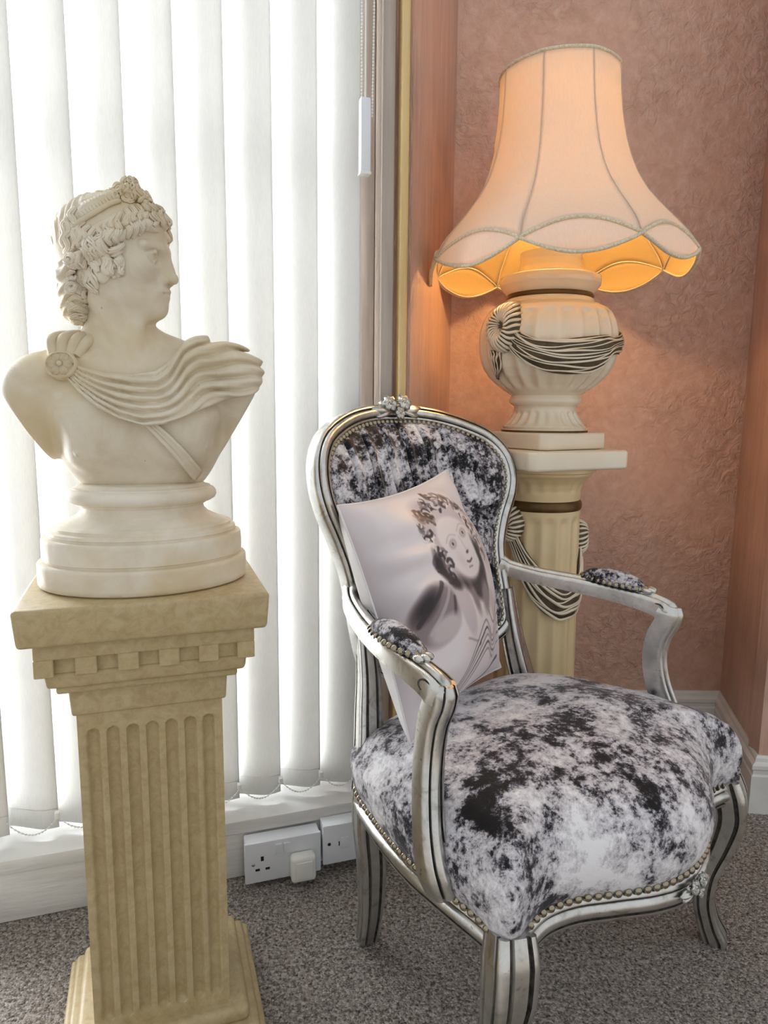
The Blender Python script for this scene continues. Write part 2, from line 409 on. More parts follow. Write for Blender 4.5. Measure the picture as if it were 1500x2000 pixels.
# ------------------------------------------------------------------ sockets on the skirting
def outlet(name, label, s0, s1, z0, z1, dep):
    o = thing(name, label, 'socket'); 
    bbox('back_box', s0 + 0.002, s1 - 0.002, -dep + 0.008, -0.0065, z0 + 0.001, z1 - 0.001, M_PLASTIC, o, 0.003, xf=wxf)
    bbox('face_plate', s0, s1, -dep, -dep + 0.0085, z0, z1, M_PLASTIC, o, 0.003, xf=wxf)
    return o
S1, S2, Z0, Z1, DP = 0.468, 0.630, 0.012, 0.103, 0.046
so = outlet('double_socket', 'white double wall socket with two switches and a plugged-in adapter', S1, S2, Z0, Z1, DP)
def face(name, s, z, w, h, parent, mat, d=0.002, bev=0.0008, y=-DP): return bbox(name, s - w / 2, s + w / 2, y - d, y + 0.0004, z - h / 2, z + h / 2, mat, parent, bev, xf=wxf)
for s in (S1 + 0.070, S1 + 0.088): 
    sw = face('rocker_switch', s, 0.083, 0.014, 0.022, so, M_PLASTIC, 0.004)
e = 0.0006
face('pin_slot', S1 + 0.036, 0.066, 0.006, 0.010, so, M_DARK, e, 0.0); face('pin_slot', S1 + 0.026, 0.042, 0.009, 0.005, so, M_DARK, e, 0.0); face('pin_slot', S1 + 0.047, 0.042, 0.009, 0.005, so, M_DARK, e, 0.0)
v, f, m_ = tube([wp(S1 + 0.017, -DP - 0.001, 0.055), wp(S1 + 0.017, -DP + 0.001, 0.055)], 0.003, 10); mesh_obj('screw', v, f, M_STEEL, so)
fs = outlet('fused_spur', 'white square fused outlet box beside the double socket', 0.634, 0.727, 0.022, 0.113, DP)
face('fuse_carrier', 0.682, 0.068, 0.019, 0.027, fs, M_PLASTIC, 0.002); face('fuse_notch', 0.6700, 0.068, 0.002, 0.010, fs, M_DARK, 0.0007, 0)
for s in (0.648, 0.713):
    v, f, m_ = tube([wp(s, -DP - 0.0008, 0.070), wp(s, -DP + 0.001, 0.070)], 0.0036, 12); mesh_obj('screw_hole', v, f, M_DARK, fs)
pg = thing('plug_adapter', 'small cream plug adapter pushed into the double socket', 'plug')
bbox('body', S1 + 0.093, S1 + 0.146, -DP - 0.030, -DP - 0.0005, 0.013, 0.070, M_PLUG, pg, 0.008, 4, xf=wxf)
bbox('raised_face', S1 + 0.101, S1 + 0.138, -DP - 0.0325, -DP - 0.029, 0.022, 0.061, M_PLUG, pg, 0.002, 2, xf=wxf)
bbox('cable_connector', S1 + 0.113, S1 + 0.126, -DP - 0.022, -DP - 0.010, 0.001, 0.0135, M_STEEL, pg, 0.001, 1, xf=wxf)

# ------------------------------------------------------------------ stone pedestal
def stone_mat():
    m, nt, b = new_mat('cream_cast_stone'); vec = coords(nt)
    a = noise(nt, vec, 9, 6, 0.6, 1.5); c = noise(nt, vec, 60, 5, 0.7, 0.8)
    c1 = ramp(nt, a, [(0.3, srgb(194, 176, 136)), (0.55, srgb(180, 159, 116)), (0.75, srgb(204, 187, 148))])
    c2 = ramp(nt, c, [(0.35, srgb(164, 141, 97)), (0.65, srgb(200, 181, 140))])
    nt.links.new(mixc(nt, 0.5, c1, c2), b.inputs['Base Color']); b.inputs['Roughness'].default_value = 0.5
    bump(nt, b, c, 0.12, 0.001); return m
M_STONE = stone_mat()
PX, PY, PYAW, PA, PB, PH = -0.356, 1.013, 0.329, 0.163, 0.137, 0.746
ped = thing('pedestal', 'cream cast-stone square pedestal with fluted shaft under the bust', 'pedestal', (PX, PY, 0), PYAW)
def pbox(name, a, z0, z1, parent, bev=0.004, r=0.841, a2=None):
    bm = bmesh.new(); v, f = box_vf(-a, a, -a * r, a * r, z0, z1); bv = [bm.verts.new(p) for p in v]
    for q in f: bm.faces.new([bv[i] for i in q])
    if a2:
        for q in bm.verts:
            if q.co.z < (z0 + z1) / 2: q.co.x *= a2 / a; q.co.y *= a2 / a
    bmesh.ops.bevel(bm, geom=list(bm.edges), offset=bev, segments=3, affect='EDGES', profile=0.5)
    me = bpy.data.meshes.new(name); bm.to_mesh(me); bm.free(); me.materials.append(M_STONE)
    me.polygons.foreach_set('use_smooth', np.ones(len(me.polygons), bool)); me.set_sharp_from_angle(angle=math.radians(35))
    o = bpy.data.objects.new(name, me); COL.objects.link(o); o.parent = parent; return o
pbox('top_slab', PA, 0.694, PH, ped, 0.006, a2=0.159)
zf0, zf1 = 0.650, 0.696
fz = pbox('frieze_core', 0.1305, zf0, zf1, ped, 0.002)
pbox('frieze_fascia', 0.1425, zf0 + 0.022, zf1, ped, 0.003)
def dentils(ax):
    L = 0.1425 if ax == 0 else 0.1425 * 0.841; hole = 0.026; pitch = 2 * L * 0.185
    cs = [(k - 2) * pitch for k in range(5)]; edges = [-L] + [q for c in cs for q in (c - hole / 2, c + hole / 2)] + [L]
    return [(edges[2 * i], edges[2 * i + 1]) for i in range(6)]
for ax in (0, 1):
    for sgn in (-1, 1):
        for (a, b_) in dentils(ax):
            out = (0.1425 * 0.841 if ax == 0 else 0.1425); inn = (0.1305 * 0.841 if ax == 0 else 0.1305) - 0.002
            y0, y1 = sorted((sgn * inn, sgn * out))
            if ax == 0: bbox('dentil', a, b_, y0, y1, zf0 - 0.001, zf0 + 0.0235, M_STONE, ped, 0.0012, 1)
            else: bbox('dentil', y0, y1, a + (0.009 if a < -0.11 else 0), b_ - (0.009 if b_ > 0.11 else 0), zf0 - 0.001, zf0 + 0.0235, M_STONE, ped, 0.0012, 1)
pbox('upper_moulding', 0.133, 0.628, 0.651, ped, 0.006, a2=0.130)
pbox('lower_moulding', 0.120, 0.617, 0.629, ped, 0.004)
pbox('necking', 0.1065, 0.578, 0.618, ped, 0.004, a2=0.104)
def fluted_face(L, hy, z0, z1, nfl=7, nx=112, nz=90):
    """grid on plane y=-hy, x in [-L, L], grooves cut inward"""
    xs = np.linspace(-L, L, nx + 1)
    za = np.concatenate([np.linspace(z0, z0 + 0.05, 30), np.linspace(z0 + 0.05, z1 - 0.05, 16)[1:-1], np.linspace(z1 - 0.05, z1, 34)])
    pitch = 2 * L / (nfl + 0.55); w = 0.31 * pitch
    cs = (np.arange(nfl) - (nfl - 1) / 2) * pitch; zt, zb = z1 - 0.024, z0 + 0.014
    v = []
    for z in za:
        for x in xs:
            dx = np.min(np.abs(x - cs)); dz = max(0.0, z - (zt - w), (zb + w) - z); q = math.hypot(dx, dz) / w
            d = 0.0085 * math.sqrt(max(0.0, 1 - q * q)) if q < 1 else 0.0
            v.append((x, -hy + d, z))
    n1 = nx + 1; f = [(j * n1 + i, j * n1 + i + 1, (j + 1) * n1 + i + 1, (j + 1) * n1 + i) for j in range(len(za) - 1) for i in range(nx)]
    return v, f
mb = MB(); ash = 0.0985; zs0, zs1 = 0.078, 0.579
for k in range(4):
    L = ash if k % 2 == 0 else ash * 0.841; hy = ash * 0.841 if k % 2 == 0 else ash
    v, f = fluted_face(L, hy, zs0, zs1); c, s = math.cos(k * PI / 2), math.sin(k * PI / 2)
    mb.add([(x * c - y * s, x * s + y * c, z) for (x, y, z) in v], f)
mb.obj('fluted_shaft', M_STONE, ped, sharp=50)
pbox('base_torus', 0.127, 0.052, 0.079, ped, 0.010)
pbox('base_step', 0.142, 0.036, 0.054, ped, 0.007)
pbox('plinth', 0.152, 0.0, 0.038, ped, 0.006)
# ------------------------------------------------------------------ lamp on its column
M_CERAM = plain('pearl_glazed_ceramic', srgb(238, 226, 204), 0.22, col2=srgb(231, 215, 189), nscale=5, coat=0.6)
M_COLUMN = plain('cream_painted_column', srgb(234, 212, 168), 0.42, col2=srgb(224, 198, 150), nscale=6, coat=0.15)
M_ANTIQ = plain('dark_bronze_wash', srgb(66, 54, 34), 0.5, col2=srgb(92, 78, 52), nscale=60)
M_BRONZE = plain('bronze_band', srgb(110, 84, 46), 0.38, 0.5, col2=srgb(84, 62, 34), nscale=20)
LX, LY = 0.384, 1.68
def flute_fn(n, depth, zlo, zhi, off=0.0, soft=0.012, power=1.0):
    def fn(t, r, z):
        e = min(1.0, max(0.0, (z - zlo) / soft)) * min(1.0, max(0.0, (zhi - z) / soft))
        e = e * e * (3 - 2 * e); c = 0.5 + 0.5 * math.cos(n * (t - off)); return r - depth * (c ** power) * e
    return fn
colm = thing('lamp_column', 'cream fluted round column with square capital carrying the lamp', 'column', (LX, LY, 0))
def rot_slab(name, half_diag, ang, z0, z1, parent, mat, bev=0.008, cut=0.10):
    # square slab with clipped corners; one corner turned to the viewer
    bm = bmesh.new(); pts = []
    for k in range(4):
        a = ang + k * PI / 2; c = np.array([math.sin(a), -math.cos(a)]) * half_diag; p = np.array([math.sin(a - PI / 2), -math.cos(a - PI / 2)]) * half_diag; q = np.array([math.sin(a + PI / 2), -math.cos(a + PI / 2)]) * half_diag
        pts += [c + (p - c) * cut, c + (q - c) * cut]
    lo_ = [bm.verts.new((x, y, z0)) for x, y in pts]; hi_ = [bm.verts.new((x, y, z1)) for x, y in pts]; n = len(pts)
    bm.faces.new(lo_[::-1]); bm.faces.new(hi_)
    for k in range(n): bm.faces.new((lo_[k], lo_[(k + 1) % n], hi_[(k + 1) % n], hi_[k]))
    bmesh.ops.recalc_face_normals(bm, faces=bm.faces)
    bmesh.ops.bevel(bm, geom=list(bm.edges), offset=bev, segments=3, affect='EDGES', profile=0.5)
    me = bpy.data.meshes.new(name); bm.to_mesh(me); bm.free(); me.materials.append(mat)
    me.polygons.foreach_set('use_smooth', np.ones(len(me.polygons), bool)); me.set_sharp_from_angle(angle=math.radians(50))
    o = bpy.data.objects.new(name, me); COL.objects.link(o); o.parent = parent; return o
CZ = 0.912
rot_slab('capital_slab', 0.205, math.radians(-19), 0.868, CZ, colm, M_CERAM, 0.007, 0.05)
v, f = lathe(dense([(0.092, 0.790), (0.093, 0.80), (0.0945, 0.815), (0.100, 0.83), (0.112, 0.846), (0.119, 0.851), (0.119, 0.856), (0.126, 0.859), (0.126, 0.869)], 0.003), 96, flute_fn(20, 0.004, 0.805, 0.848))
mesh_obj('capital', v, f, M_COLUMN, colm, sharp=60)
v, f = lathe([(0.088, 0.765), (0.094, 0.766), (0.097, 0.771), (0.0975, 0.777), (0.096, 0.785), (0.093, 0.789), (0.088, 0.790)], 72); mesh_obj('bronze_band', v, f, M_BRONZE, colm)
R_COL = lambda z: 0.0945 + 0.010 * (0.76 - z) / 0.76
v, f = lathe(dense([(R_COL(0.09), 0.088), (R_COL(0.766), 0.766)], 0.008), 160, flute_fn(16, 0.0065, 0.10, 0.752, math.radians(2), 0.010, 0.7)); mesh_obj('fluted_shaft', v, f, M_COLUMN, colm, sharp=60)
v, f = lathe([(0.15, 0), (0.155, 0.004), (0.155, 0.03), (0.148, 0.036), (0.135, 0.04), (0.13, 0.05), (0.128, 0.06), (0.118, 0.066), (0.112, 0.08), (0.108, 0.09)], 72); mesh_obj('base', v, f, M_COLUMN, colm, sharp=50)

UP = [(0.098, 0.951), (0.100, 0.9515), (0.100, 0.956), (0.0965, 0.9575), (0.0975, 0.960), (0.099, 0.963), (0.0905, 0.972), (0.082, 0.983), (0.0745, 0.996), (0.0725, 1.004), (0.0735, 1.011), (0.080, 1.015), (0.0845, 1.020), (0.085, 1.026), (0.082, 1.0325), (0.0805, 1.036), (0.090, 1.043), (0.104, 1.052), (0.120, 1.064), (0.136, 1.079), (0.149, 1.098), (0.157, 1.118), (0.161, 1.140), (0.1625, 1.162), (0.161, 1.185), (0.155, 1.206), (0.146, 1.222), (0.134, 1.234), (0.120, 1.2415), (0.1065, 1.245), (0.103, 1.247), (0.102, 1.255), (0.098, 1.257), (0.0965, 1.268), (0.099, 1.270), (0.106, 1.277), (0.1145, 1.288), (0.116, 1.297), (0.115, 1.306), (0.108, 1.309), (0.090, 1.311), (0.079, 1.316), (0.072, 1.328), (0.069, 1.345), (0.071, 1.352), (0.071, 1.362), (0.040, 1.364), (0.030, 1.372)]
uz = [p[1] for p in UP[3:31]]; ur = [p[0] for p in UP[3:31]]
def R_URN(z): return interp(z, uz, ur)
lamp = thing('table_lamp', 'lit urn lamp with scalloped bell shade standing on the cream column', 'lamp', (LX, LY, 0))
rot_slab('foot_slab', 0.152, math.radians(-12), CZ + 0.001, 0.951, lamp, M_CERAM, 0.006, 0.07)
fa = flute_fn(22, 0.0095, 1.046, 1.228, math.radians(4), 0.016, 0.8); fb = flute_fn(22, 0.005, 0.964, 1.002, math.radians(4), 0.010, 1.0)
v, f = lathe(dense(UP, 0.0025), 220, lambda t, r, z: fb(t, fa(t, r, z), z)); mesh_obj('urn', v, f, M_CERAM, lamp, sharp=70)
v, f = lathe([(0.090, 0.9500), (0.1015, 0.9505), (0.1025, 0.953), (0.1015, 0.9555), (0.09, 0.956)], 72); mesh_obj('bronze_foot_band', v, f, M_BRONZE, lamp)
v, f = lathe([(0.090, 1.2570), (0.0995, 1.2575), (0.1010, 1.2625), (0.0995, 1.2675), (0.09, 1.268)], 72); mesh_obj('bronze_neck_band', v, f, M_BRONZE, lamp)

def on_lathe(px, py, R):
    """where the view ray through a photo point meets the round body (local coords of lamp/column): returns theta, z"""
    Y = LY - 0.08
    for _ in range(12):
        P = on_y(px, py, Y); r = R(P[2]); x = min(0.999 * r, max(-0.999 * r, P[0] - LX)); Y = LY - math.sqrt(r * r - x * x)
    return math.asin(x / r), P[2]
def swag(parent, R, up, lo, nst, h=0.0045, ext=None, name='swag_drape', wob=0.006):
    """drape between two curves given in (theta, z); dark body with raised pale strands"""
    U = catmull(up, 10); L = catmull(lo, 10); n = max(len(U), len(L))
    U = np.array([[np.interp(i / (n - 1), np.linspace(0, 1, len(U)), U[:, c]) for c in (0, 1)] for i in range(n)])
    L = np.array([[np.interp(i / (n - 1), np.linspace(0, 1, len(L)), L[:, c]) for c in (0, 1)] for i in range(n)])
    P = lambda th, z, off: ((R(z) + off) * math.sin(th), -(R(z) + off) * math.cos(th), z)
    K = 12; v = []
    for i in range(n):
        for k in range(K + 1):
            t = k / K; th, z = U[i] * (1 - t) + L[i] * t; v.append(P(th, z, 0.0012 + h * 1.1 * math.sin(PI * t) ** 0.6))
    f = [(i * (K + 1) + k, i * (K + 1) + k + 1, (i + 1) * (K + 1) + k + 1, (i + 1) * (K + 1) + k) for i in range(n - 1) for k in range(K)]
    o = mesh_obj(name, v, f, M_ANTIQ, parent); md = o.modifiers.new('thickness', 'SOLIDIFY'); md.thickness = 0.004; md.offset = -1
    rnd = random.Random(nst * 7 + int(h * 1e5))
    for s in range(nst):
        t0 = (s + 0.1) / (nst - 0.8); ph = rnd.random() * 6; ph2 = rnd.random() * 6; a0 = 0 if rnd.random() < 0.7 else rnd.random() * 0.3; a1 = 1 if rnd.random() < 0.7 else 1 - rnd.random() * 0.3
        pts, rad = [], []
        for i in range(n):
            q = i / (n - 1)
            if q < a0 or q > a1: continue
            t = t0 + (0.055 * math.sin(q * 10 + ph) + 0.02 * math.sin(q * 23 + ph2)); t = min(1.0, max(0.0, t)); th, z = U[i] * (1 - t) + L[i] * t
            wdt = math.hypot((U[i][0] - L[i][0]) * R(z), U[i][1] - L[i][1])
            pts.append(P(th, z, 0.0012 + h * 1.15 * math.sin(PI * min(0.97, max(0.03, t))) ** 0.6 + 0.0014)); rad.append(max(0.0009, 0.40 * wdt / nst) * (0.75 + 0.25 * math.sin(q * 14 + ph)))
        if len(pts) > 4:
            rad[0] *= 0.3; rad[-1] *= 0.3; vv, ff, mm = tube(pts, rad, 6); mesh_obj('drape_fold', vv, ff, M_CERAM, o)
    return o
def rosette(parent, R, th, z, rw, rh, n=26, name='swag_rosette'):
    c = np.array([R(z) * math.sin(th), -R(z) * math.cos(th), z]); nr = np.array([math.sin(th), -math.cos(th), 0]); tx = np.array([math.cos(th), math.sin(th), 0]); zz = np.array([0, 0, 1.0])
    prof = [(0.0, 0.006), (0.18, 0.010), (0.36, 0.020), (0.55, 0.026), (0.75, 0.024), (0.92, 0.014), (1.0, -0.004)]
    def pt(a, q):
        off = interp(q, [p[0] for p in prof], [p[1] for p in prof]); x = rw * q * math.cos(a); y = rh * q * math.sin(a)
        z2 = z + y; drop = R(min(max(z2, uz[0]), uz[-1])) - R(z) if R is R_URN else 0
        return c + tx * x + zz * y + nr * (off + drop * 0.9 - x * x / (2 * R(z)))
    v = []; f = []; NA = 60; NQ = 10
    for j in range(NQ + 1):
        for k in range(NA): v.append(pt(2 * PI * k / NA, max(0.001, j / NQ)))
    for j in range(NQ):
        for k in range(NA): f.append((j * NA + k, j * NA + (k + 1) % NA, (j + 1) * NA + (k + 1) % NA, (j + 1) * NA + k))
    o = mesh_obj(name, v, f, M_ANTIQ, parent); rnd = random.Random(5)
    for k in range(n):
        a = 2 * PI * k / n; q0 = 0.12 + 0.1 * rnd.random(); pts = []; rad = []
        for i in range(12):
            q = q0 + (1.02 - q0) * i / 11; aa = a + 0.5 * (q - 0.5) + 0.03 * math.sin(i + k); pts.append(pt(aa, q) + nr * 0.0012); rad.append((0.0009 + 0.0026 * q) * (rw / 0.03) ** 0.5 * (0.6 if i in (0, 11) else 1))
        vv, ff, mm = tube(pts, rad, 6, nrm=nr); mesh_obj('drape_fold', vv, ff, M_CERAM, o)
    return o
up = [on_lathe(x, y, R_URN) for x, y in [(988, 636), (1005, 640), (1022, 652), (1050, 663), (1085, 665), (1120, 660), (1155, 656), (1185, 659), (1200, 664)]]
lo_ = [on_lathe(x, y, R_URN) for x, y in [(975, 652), (988, 668), (1006, 692), (1032, 711), (1068, 726), (1105, 731), (1145, 728), (1176, 714), (1195, 694)]]
up[-2:] = [on_lathe(1185, 654, R_URN), on_lathe(1200, 658, R_URN)]
up += [(1.45, 1.185), (1.75, 1.205), (2.0, 1.215)]; lo_ += [(1.42, 1.135), (1.72, 1.175), (1.98, 1.20)]
swag(lamp, R_URN, up, lo_, 12, 0.0060)
rosette(lamp, R_URN, -0.86, 1.185, 0.040, 0.056, 24)
tail_u = [on_lathe(x, y, R_URN) for x, y in [(957, 685), (960, 700), (966, 722), (972, 738)]]; tail_l = [on_lathe(x, y, R_URN) for x, y in [(980, 685), (980, 700), (980, 722), (976, 742)]]
swag(lamp, R_URN, tail_l, tail_u, 5, 0.004, name='swag_tail')
rosette(lamp, R_URN, 2.05, 1.200, 0.033, 0.044, 24)
upc = [on_lathe(x, y, R_COL) for x, y in [(998, 1010), (1010, 1040), (1035, 1085), (1065, 1120), (1095, 1135), (1115, 1130)]] + [(1.15, 0.615), (1.4, 0.66), (1.7, 0.70)]
loc_ = [on_lathe(x, y, R_COL) for x, y in [(992, 1045), (1002, 1075), (1018, 1130), (1045, 1180), (1080, 1208), (1108, 1205)]] + [(1.1, 0.525), (1.35, 0.585), (1.65, 0.66)]
swag(colm, R_COL, upc, loc_, 9, 0.006)
rosette(colm, R_COL, -1.0, 0.735, 0.034, 0.045, 22); rosette(colm, R_COL, 1.75, 0.69, 0.03, 0.045, 22)

def shade_mat(name, c, tr, sc):
    m, nt, b = new_mat(name); nt.nodes.remove(b); out = nt.nodes['Material Output']
    col = ramp(nt, noise(nt, coords(nt, (260, 260, 60), rot=(0.5, 0.3, 0.4)), 1.0, 3), [(0.3, tuple(x * 0.93 for x in c[:3])), (0.7, c[:3])])
    d = N(nt, 'ShaderNodeBsdfDiffuse'); t = N(nt, 'ShaderNodeBsdfTranslucent'); mx = N(nt, 'ShaderNodeMixShader'); mx.inputs[0].default_value = tr
    nt.links.new(col, d.inputs['Color']); t.inputs['Color'].default_value = (c[0] * sc[0], c[1] * sc[1], c[2] * sc[2], 1)
    nt.links.new(bump(nt, None, noise(nt, coords(nt, (500, 500, 500)), 1.0, 2), 0.2, 0.0005), d.inputs['Normal'])
    nt.links.new(d.outputs[0], mx.inputs[1]); nt.links.new(t.outputs[0], mx.inputs[2]); nt.links.new(mx.outputs[0], out.inputs['Surface']); return m
M_SHADE = shade_mat('shade_fabric', srgb(245, 238, 232), 0.40, (1.0, 1.0, 0.98)); M_SHADE2 = shade_mat('shade_scallop_fabric', srgb(248, 240, 234), 0.32, (1.0, 1.0, 1.0))
M_WARM_BOUNCE = shade_mat('shade_inner_warm_bounce', srgb(252, 226, 160), 0.45, (1.0, 0.96, 0.9))  # lamplight bouncing inside the shade, put into the inner faces' yellow colour
M_BRAID = plain('shade_braid', srgb(240, 228, 204), 0.8, col2=srgb(212, 194, 160), nscale=260, bscale=300, bstr=0.8, bdist=0.002)
M_SEAM = plain('shade_seam', srgb(214, 196, 176), 0.8); M_WIRE = plain('shade_wire', srgb(240, 226, 200), 0.6)
shade = bpy.data.objects.new('lamp_shade', None); COL.objects.link(shade); shade.parent = lamp
ZS_T, ZS_B = 1.745, 1.338
shade.location = (0.0, 0, ZS_T); shade.rotation_euler = (0, math.radians(-1.8), 0)     # the shade hangs slightly askew
SP = [(1.745, 0.133), (1.69, 0.1355), (1.64, 0.140), (1.59, 0.149), (1.55, 0.160), (1.51, 0.176), (1.475, 0.197), (1.44, 0.225), (1.41, 0.2525), (1.38, 0.279), (1.36, 0.293), (1.338, 0.303), (1.32, 0.306), (1.30, 0.303)]
spz = [p[0] for p in SP][::-1]; spr = [p[1] for p in SP][::-1]
RIB0 = math.radians(-27)
def shade_pt(th, z):
    d = ((th - RIB0) % (PI / 4)) - PI / 8; poly = math.cos(PI / 8) / math.cos(d); k = 0.45 if z < 1.6 else 0.25
    r = interp(z, spz, spr) * (1 - k + k * poly); return np.array([r * math.sin(th), -r * math.cos(th), z - ZS_T])
def arch(th): d = ((th - RIB0) % (PI / 4)) / (PI / 4); return math.sin(PI * d) ** 0.9
zu = lambda th: ZS_B + 0.036 * arch(th); zl = lambda th: ZS_B - 0.034 * arch(th)
for k in range(8):
    a0 = RIB0 + k * PI / 4; nu, nz = 16, 30; v = []
    for j in range(nz + 1):
        for i in range(nu + 1):
            th = a0 + PI / 4 * i / nu; z0 = ZS_B + 0.036 * math.sin(PI * i / nu) ** 0.9 if 0 < i < nu else ZS_B
            v.append(shade_pt(th, z0 + (ZS_T - z0) * j / nz))
    f = [(j * (nu + 1) + i, j * (nu + 1) + i + 1, (j + 1) * (nu + 1) + i + 1, (j + 1) * (nu + 1) + i) for j in range(nz) for i in range(nu)]
    o = mesh_obj('shade_panel', v, f, [M_SHADE, M_WARM_BOUNCE], shade); md = o.modifiers.new('t', 'SOLIDIFY'); md.thickness = 0.0008; md.material_offset = 1
    v = []
    for j in range(7):
        for i in range(nu + 1):
            s_ = math.sin(PI * i / nu) ** 0.9 if 0 < i < nu else 0.0; th = a0 + PI / 4 * i / nu
            v.append(shade_pt(th, ZS_B + 0.036 * s_ - 0.070 * s_ * j / 6))
    f = [(j * (nu + 1) + i, (j + 1) * (nu + 1) + i, (j + 1) * (nu + 1) + i + 1, j * (nu + 1) + i + 1) for j in range(6) for i in range(nu)]
    o = mesh_obj('shade_scallop', v, f, [M_SHADE2, M_WARM_BOUNCE], shade); md = o.modifiers.new('t', 'SOLIDIFY'); md.thickness = 0.0008; md.material_offset = 1
    pts = [shade_pt(a0, ZS_B + (ZS_T - ZS_B) * i / 30) * np.array([1.002, 1.002, 1]) for i in range(31)]; vv, ff, mm = tube(pts, 0.0009, 6); mesh_obj('seam_piping', vv, ff, M_SEAM, shade)
    pts = [shade_pt(a0, ZS_B + (ZS_T - ZS_B) * i / 30) * np.array([0.988, 0.988, 1]) for i in range(31)]; vv, ff, mm = tube(pts, 0.0018, 6); mesh_obj('shade_wire', vv, ff, M_WIRE, shade)
    for fnz in (1, -1):
        for io in (1.006, 0.990):
            pts = []
            for i in range(25):
                s_ = math.sin(PI * i / 24) ** 0.9 if 0 < i < 24 else 0.0; pts.append(shade_pt(a0 + PI / 4 * i / 24, ZS_B + (0.036 if fnz > 0 else -0.034) * s_) * np.array([io, io, 1]))
            if io > 1:
                tw = [np.array(p) for p in pts]; vv, ff, mm = tube(tw, 0.0036, 8); mesh_obj('braid_trim', vv, ff, M_BRAID, shade)
            else: vv, ff, mm = tube(pts, 0.0018, 6); mesh_obj('shade_wire', vv, ff, M_WIRE, shade)
pts = [shade_pt(2 * PI * k / 64, ZS_T) for k in range(64)]; vv, ff, mm = tube(pts, 0.0036, 8, closed=True, nrm=(0, 0, 1)); mesh_obj('top_braid', vv, ff, M_BRAID, shade)
# lamp fitting: stem, harp arms, bulb that gives the light
vv, ff, mm = tube([(0, 0, 1.365), (0, 0, 1.425)], 0.016, 16); mesh_obj('bulb_holder', vv, ff, M_BRONZE, lamp)
def bulb_mat():
    m, nt, b = new_mat('lit_bulb'); b.inputs['Emission Color'].default_value = (1.0, 0.72, 0.42, 1); b.inputs['Emission Strength'].default_value = 6.0; return m
v, f = lathe([(0.012, 1.425), (0.014, 1.435), (0.024, 1.452), (0.030, 1.47), (0.029, 1.486), (0.022, 1.50), (0.010, 1.507), (0.001, 1.5085)], 24); mesh_obj('bulb', v, f, bulb_mat(), lamp)
pl = bpy.data.lights.new('bulb_light', 'POINT'); pl.energy = 62.0; pl.color = (1.0, 0.62, 0.27); pl.shadow_soft_size = 0.032
po = bpy.data.objects.new('bulb_light', pl); COL.objects.link(po); po.parent = lamp; po.location = (0, 0, 1.475)
# ------------------------------------------------------------------ armchair (local axes: x across the front, y towards the back)
def velvet_mat(name, dark=0.0, scale=8.0, seed=0.0):
    m, nt, b = new_mat(name); tc = N(nt, 'ShaderNodeTexCoord'); mp = N(nt, 'ShaderNodeMapping'); mp.inputs['Location'].default_value = (seed, seed * 0.7, seed * 1.3)
    nt.links.new(tc.outputs['Object'], mp.inputs['Vector']); vec = mp.outputs['Vector']
    big = noise(nt, vec, scale, 10, 0.68, 0.15); mid = noise(nt, vec, scale * 4.5, 8, 0.75, 0.25); fine = noise(nt, vec, scale * 16, 5, 0.75, 0.2)
    mx = N(nt, 'ShaderNodeMath', operation='MULTIPLY_ADD'); nt.links.new(mid, mx.inputs[0]); mx.inputs[1].default_value = 0.75; nt.links.new(big, mx.inputs[2])
    m2 = N(nt, 'ShaderNodeMath', operation='MULTIPLY_ADD'); nt.links.new(fine, m2.inputs[0]); m2.inputs[1].default_value = 0.36; nt.links.new(mx.outputs[0], m2.inputs[2])
    o = 1.055 + dark   # centre of the sum of the three noises
    mr = N(nt, 'ShaderNodeMapRange'); mr.inputs['From Min'].default_value = o - 0.27; mr.inputs['From Max'].default_value = o + 0.27; nt.links.new(m2.outputs[0], mr.inputs['Value'])
    c = ramp(nt, mr.outputs['Result'], [(0.22, srgb(8, 7, 9)), (0.36, srgb(24, 22, 27)), (0.44, srgb(104, 100, 108)), (0.54, srgb(192, 187, 192)), (0.80, srgb(243, 240, 242))])
    nt.links.new(c, b.inputs['Base Color']); b.inputs['Roughness'].default_value = 0.55; b.inputs['Specular IOR Level'].default_value = 0.25
    b.inputs['Sheen Weight'].default_value = 0.35; b.inputs['Sheen Roughness'].default_value = 0.35
    bump(nt, b, m2.outputs[0], 0.35, 0.006); return m
M_VSEAT = velvet_mat('crushed_velvet_seat', -0.03, 9.0, 3.1); M_VBACK = velvet_mat('crushed_velvet_back', 0.01, 12.0, 7.7); M_VPAD = velvet_mat('crushed_velvet_pad', 0.0, 13.0, 1.2)
def silver_mat():
    m, nt, b = new_mat('silver_leaf'); vec = coords(nt)
    c = ramp(nt, noise(nt, vec, 34, 6, 0.65, 0.8), [(0.25, srgb(150, 146, 138)), (0.42, srgb(206, 204, 198)), (0.8, srgb(232, 231, 228))])
    c2 = ramp(nt, noise(nt, coords(nt, (1, 1, 1)), 75, 4, 0.7, 0.3), [(0.27, srgb(70, 62, 52)), (0.34, (1, 1, 1)), (1.0, (1, 1, 1))])
    nt.links.new(mixc(nt, 0.8, c, c2, 'MULTIPLY'), b.inputs['Base Color']); b.inputs['Metallic'].default_value = 0.95; b.inputs['Roughness'].default_value = 0.29
    bump(nt, b, noise(nt, vec, 90, 4), 0.2, 0.001); return m
M_SILVER = silver_mat(); M_GROOVE = plain('dark_patina', srgb(46, 42, 38), 0.6, 0.3, col2=srgb(92, 86, 78), nscale=80)
M_NAIL = plain('antique_nickel_nail', srgb(186, 176, 156), 0.25, 0.95, col2=srgb(140, 128, 106), nscale=120)
CM = np.array([0.401, 0.9905]); CANG = math.atan2(0.638, 0.770)
chair = thing('armchair', 'silver-framed French armchair upholstered in grey and black crushed velvet', 'armchair', (CM[0], CM[1], 0), CANG)
